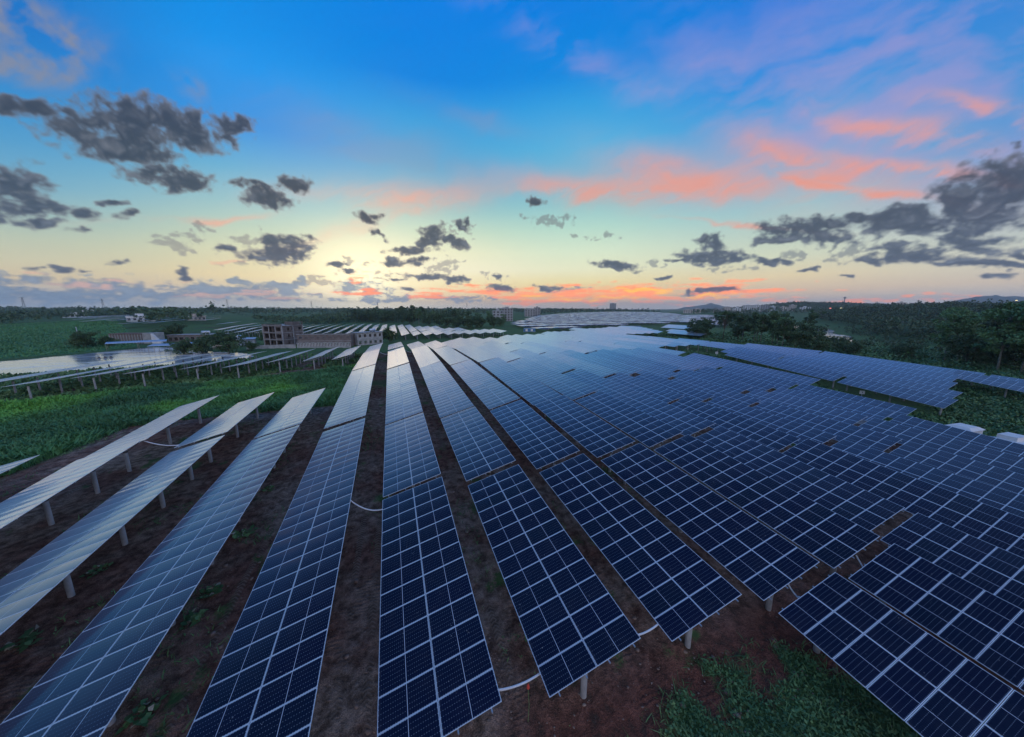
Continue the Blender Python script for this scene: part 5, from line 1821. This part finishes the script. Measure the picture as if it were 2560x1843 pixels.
# ------------------------------------------------------------------ equipment among the tables
def container(x, y, L, rz, label):
    r = empty('container', (x, y, gz(x, y)), rz)
    tag(r, label, 'container')
    mb = MB()
    n = int(L / 0.25)
    for i in range(n):
        mb.box(-L / 2 + i * L / n, -L / 2 + (i + 0.55) * L / n, -1.26, 1.26, 0.3, 2.7)
    mb.box(-L / 2, L / 2, -1.2, 1.2, 0.25, 2.75)
    mb.build('body', M['bluebox'], r)
    MB().box(-L / 2 - 0.04, L / 2 + 0.04, -1.3, 1.3, 2.76, 2.9).build('roof', M['roofblue'], r)
    for k in (0.15, 0.6):
        MB().box(-L / 2 + L * k, -L / 2 + L * (k + 0.18), -1.33, -1.264, 0.6, 2.3).build('door', M['white'], r)
    MB().box(-L / 2, L / 2, -1.1, 1.1, -0.3, 0.248).build('plinth', M['concrete'], r)


container(99, 230, 9, -0.25, 'blue transformer container in the green lane left of the far field')
container(194, 224, 9, -0.6, 'blue transformer container at the right end of the pale block')
r = empty('inverter_cabin', (70.9, 17.8, gz(70.9, 17.8) + 0.45), -0.12)
tag(r, 'white metal cabin with sloping roof edges behind the last near row', 'cabin')
MB().box(-1.3, 1.3, -1.1, 1.1, 0.2, 2.7).build('body', M['white'], r)
MB().add([(-1.45, -1.25, 2.702), (1.45, -1.25, 2.702), (1.45, 1.25, 2.702), (-1.45, 1.25, 2.702), (-0.95, -0.8, 3.0), (0.95, -0.8, 3.0), (0.95, 0.8, 3.0), (-0.95, 0.8, 3.0)], [(0, 3, 2, 1), (4, 5, 6, 7), (0, 1, 5, 4), (1, 2, 6, 5), (2, 3, 7, 6), (3, 0, 4, 7)]).build('roof', M['white'], r)
MB().box(-1.6, 1.6, -1.4, 1.4, -0.4, 0.198).build('plinth', M['concrete'], r)
MB().box(-1.36, -1.303, -0.5, 0.4, 0.4, 2.3).build('door', M['tank'], r)
r = empty('inverter_cabin', (70.9, 14.4, gz(70.9, 14.4) + 0.45), -0.12)
tag(r, 'white flat topped cabin with a raised box and side grilles at right', 'cabin')
MB().box(-1.6, 1.6, -3.2, 0.6, 0.2, 2.75).build('body', M['white'], r)
MB().box(-1.1, 1.1, -1.0, 0.5, 2.752, 3.25).build('roof_box', M['white'], r)
MB().box(-1.65, 1.65, -3.3, 0.7, -0.4, 0.198).build('plinth', M['concrete'], r)
gr = MB()
for i in range(7):
    gr.box(-1.3, 1.3, 0.75 + i * 0.2, 0.87 + i * 0.2, 2.3 - i * 0.04, 2.36 - i * 0.04)
gr.build('grille', M['tank'], r)
for i, (x, y) in enumerate([(71.4, 23.0), (71.2, 20.6)]):
    r = empty('panel_stack', (x, y, gz(x, y)))
    tag(r, ['longer stack of spare blue panels beside the concrete pad', 'shorter stack of spare blue panels next to the white cabin'][i], 'panel stack')
    for j in range(5):
        o = link(bpy.data.objects.new('spare_panel', MODULE), r)
        o.location = (-1.1, -0.6, 2.3 + 0.06 * j)
    MB().box(-1.1, 1.1, -0.5, 0.5, -0.3, 2.26).build('pallet', M['wood'], r)
tag(MB().box(69.6, 73.4, 24.6, 30.5, gz(71, 27) - 0.5, gz(71, 27) + 0.12).build('concrete_pad', M['concrete']), 'bare pale concrete pad at the end of the near rows', 'concrete pad')


def hose(name, label, p, q, sag, rad=0.045):
    p, q = Vector(p), Vector(q)
    p.z += Z0
    q.z += Z0
    pts = []
    for i in range(15):
        s = i / 14
        v = p.lerp(q, s)
        v.z -= sag * 4 * s * (1 - s)
        pts.append(v)
    o = MB().tube(pts, rad, 8).build(name, M['conduit'], smooth=True)
    tag(o, label, 'cable pipe', 'cable pipes between rows')


hose('cable_pipe', 'white pipe sagging between the first and second row right of the track, at the front', (2.7, 9.9, -14.68), (5.3, 10.45, -15.66), 0.25)
hose('cable_pipe', 'white pipe sagging between the second and third row right of the track, at the front', (9.2, 9.85, -14.72), (11.8, 10.4, -15.6), 0.25)
hose('cable_pipe', 'white pipe looping across the rutted track to the first row right of it', (-3.8, 24.6, -13.7), (-1.2, 23.3, -14.3), 0.5)
hose('cable_pipe', 'white pipe hanging from the fourth row at left over to the third', (-23.4, 40.4, -12.6), (-20.7, 40.6, -13.55), 0.25)
hose('cable_pipe', 'short white pipe before the front edge of the fourth right row', (20.7, 9.8, -15.7), (20.3, 8.9, -15.85), 0.1)
hose('cable_pipe', 'straight white pipe under the front edge of the fifth right row', (27.4, 9.7, -15.75), (27.0, 8.9, -16.3), 0.05)
hose('cable_pipe', 'white pipe over the track near the crest, left of two', (-3.7, 98.5, -11.9), (-1.2, 98.5, -12.7), 0.4)
hose('cable_pipe', 'white pipe near the crest between first and second right row', (2.8, 98.8, -11.3), (5.3, 98.8, -12.5), 0.4)
hose('cable_pipe', 'pale pipe between the two rightmost rows of the pond field', (-9.9, 92, -11.6), (-14.2, 91.5, -12.5), 0.4)
hose('cable_pipe', 'pale pipe between second and third row of the pond field', (-16.7, 92.5, -11.6), (-20.8, 91.5, -12.5), 0.4)

for i, (x, y) in enumerate([(101, 77), (96.5, 53.5), (90.8, 36.2)]):
    r = empty('warning_sign', (x, y, gz(x, y)), math.atan2(y, x) - math.pi / 2 + 0.2)
    tag(r, ['small white plate on a post in the lane, farthest', 'white square plate on a post in the middle of the lane', 'white square plate on a post at the near lane, low'][i], 'sign', 'white plates in the lane')
    MB().box(-0.05, 0.05, -0.04, 0.04, -0.2, 1.5).build('post', M['concrete'], r)
    MB().box(-0.38, 0.38, -0.075, -0.043, 0.95, 1.65).build('plate', M['white'], r)
    MB().tube([(-0.02, -0.085, 1.16), (0.06, -0.085, 1.28), (0.0, -0.085, 1.42)], 0.05, 5).build('mark', M['dark'], r)
# the red bloom by the second front table
r = empty('red_flower', (4.55, 10.3, gz(4.55, 10.3)))
tag(r, 'single red bud on a thin stalk left of the second front table', 'flower')
MB().tube([(0, 0, 0), (0.04, 0, 0.9), (0.0, 0.03, 1.75)], 0.012, 5).build('stalk', M['weed'], r)
MB().tube([(0, 0.03, 1.72), (0, 0.03, 1.80), (0, 0.03, 1.90), (0, 0.03, 2.02)], [0.02, 0.07, 0.06, 0.01], 8).build('bud', plain('red_petal', (0.6, 0.06, 0.05), (0.7, 0.1, 0.07), 0.6), r)

# lit windows and lamps of the dusk
def lamp_mat(c, s):
    m, n, b = material('lamp_glow')
    b.inputs['Base Color'].default_value = tuple(c) + (1,)
    b.inputs['Emission Color'].default_value = tuple(c) + (1,)
    b.inputs['Emission Strength'].default_value = s
    return m


for x, y, h, c, lab in [(770, 372, 4.5, (1.0, 0.25, 0.2), 'red lit shop front lamp at the edge of the dark wood'), (782, 362, 3.0, (1.0, 0.85, 0.5), 'warm white lamp right of the red one by the dark wood'), (1000, 232, 9, (1.0, 0.75, 0.3), 'yellow yard lamp glowing above the wooded slope at right')]:
    r = empty('street_lamp', (x, y, gz(x, y)))
    tag(r, lab, 'lamp')
    MB().tube([(0, 0, 0), (0, 0, h + 6)], 0.18, 6).build('pole', M['darksteel'], r)
    MB().box(-0.9, 0.9, -0.9, 0.9, h + 6, h + 7.0).build('lamp_head', lamp_mat(c, 1.8), r)

# ------------------------------------------------------------------ blue hills on the horizon
def mountain(name, label, dist, az0, az1, prof, depth):
    """a ridge with depth: prof gives (fraction along, height over the eye / distance)"""
    V, F = [], []
    n, mdep = 90, 12
    for i in range(n + 1):
        s = i / n
        az = math.radians(az0 + (az1 - az0) * s)
        h = np.interp(s, [p[0] for p in prof], [p[1] for p in prof]) * dist + Z0
        h += 0.05 * h * float(fbm(np.array([s * 14.0]), np.array([dist * 0.01]), 4)[0])
        for j in range(mdep + 1):
            q = j / mdep * 2 - 1
            dd = dist + q * depth
            prf = max(0.0, 1 - q * q) ** 0.8
            zz = -20 + (h + 20) * prf * (1 + 0.10 * float(fbm(np.array([s * 20.0 + 5]), np.array([j * 0.7]), 3)[0]))
            V.append((dd * math.sin(az), dd * math.cos(az), zz))
    for i in range(n):
        for j in range(mdep):
            a = i * (mdep + 1) + j
            F.append((a, a + mdep + 1, a + mdep + 2, a + 1))
    o = link(bpy.data.objects.new(name, np_mesh(name, V, F, [leafmat('hill_forest', (0.03, 0.06, 0.035), (0.05, 0.085, 0.045), None, 0.01)], smooth=True)))
    tag(o, label, 'mountain', kind='structure')


mountain('mountains', 'broad blue mountain low on the right horizon', 6300, 69.0, 81.0, [(0, -0.004), (0.12, 0.001), (0.25, 0.006), (0.38, 0.0155), (0.46, 0.020), (0.56, 0.0215), (0.68, 0.0185), (0.82, 0.012), (1, 0.006)], 1300)
mountain('mountains', 'small blue peaked hill on the horizon right of the sunset', 6500, 46.5, 55.0, [(0, -0.003), (0.15, 0.004), (0.35, 0.0075), (0.47, 0.010), (0.525, 0.0135), (0.55, 0.0145), (0.58, 0.0135), (0.68, 0.009), (0.85, 0.003), (1, -0.003)], 900)

# ------------------------------------------------------------------ air
HB = 7600
hz = MB().box(-HB, HB, -HB, HB, -14, 178).build('haze')
m = bpy.data.materials.new('air')
m.use_nodes = True
n = NT(m.node_tree)
n.n.clear()
pv = n.new('ShaderNodeVolumePrincipled')
pv.inputs['Color'].default_value = (0.88, 0.95, 1.0, 1)
pv.inputs['Density'].default_value = 0.00014
pv.inputs['Anisotropy'].default_value = 0.35
mo = n.new('ShaderNodeOutputMaterial')
n.l.new(pv.outputs[0], mo.inputs['Volume'])
hz.data.materials.append(m)
tag(hz, 'thin blue evening air over the whole plain', 'haze', kind='stuff')
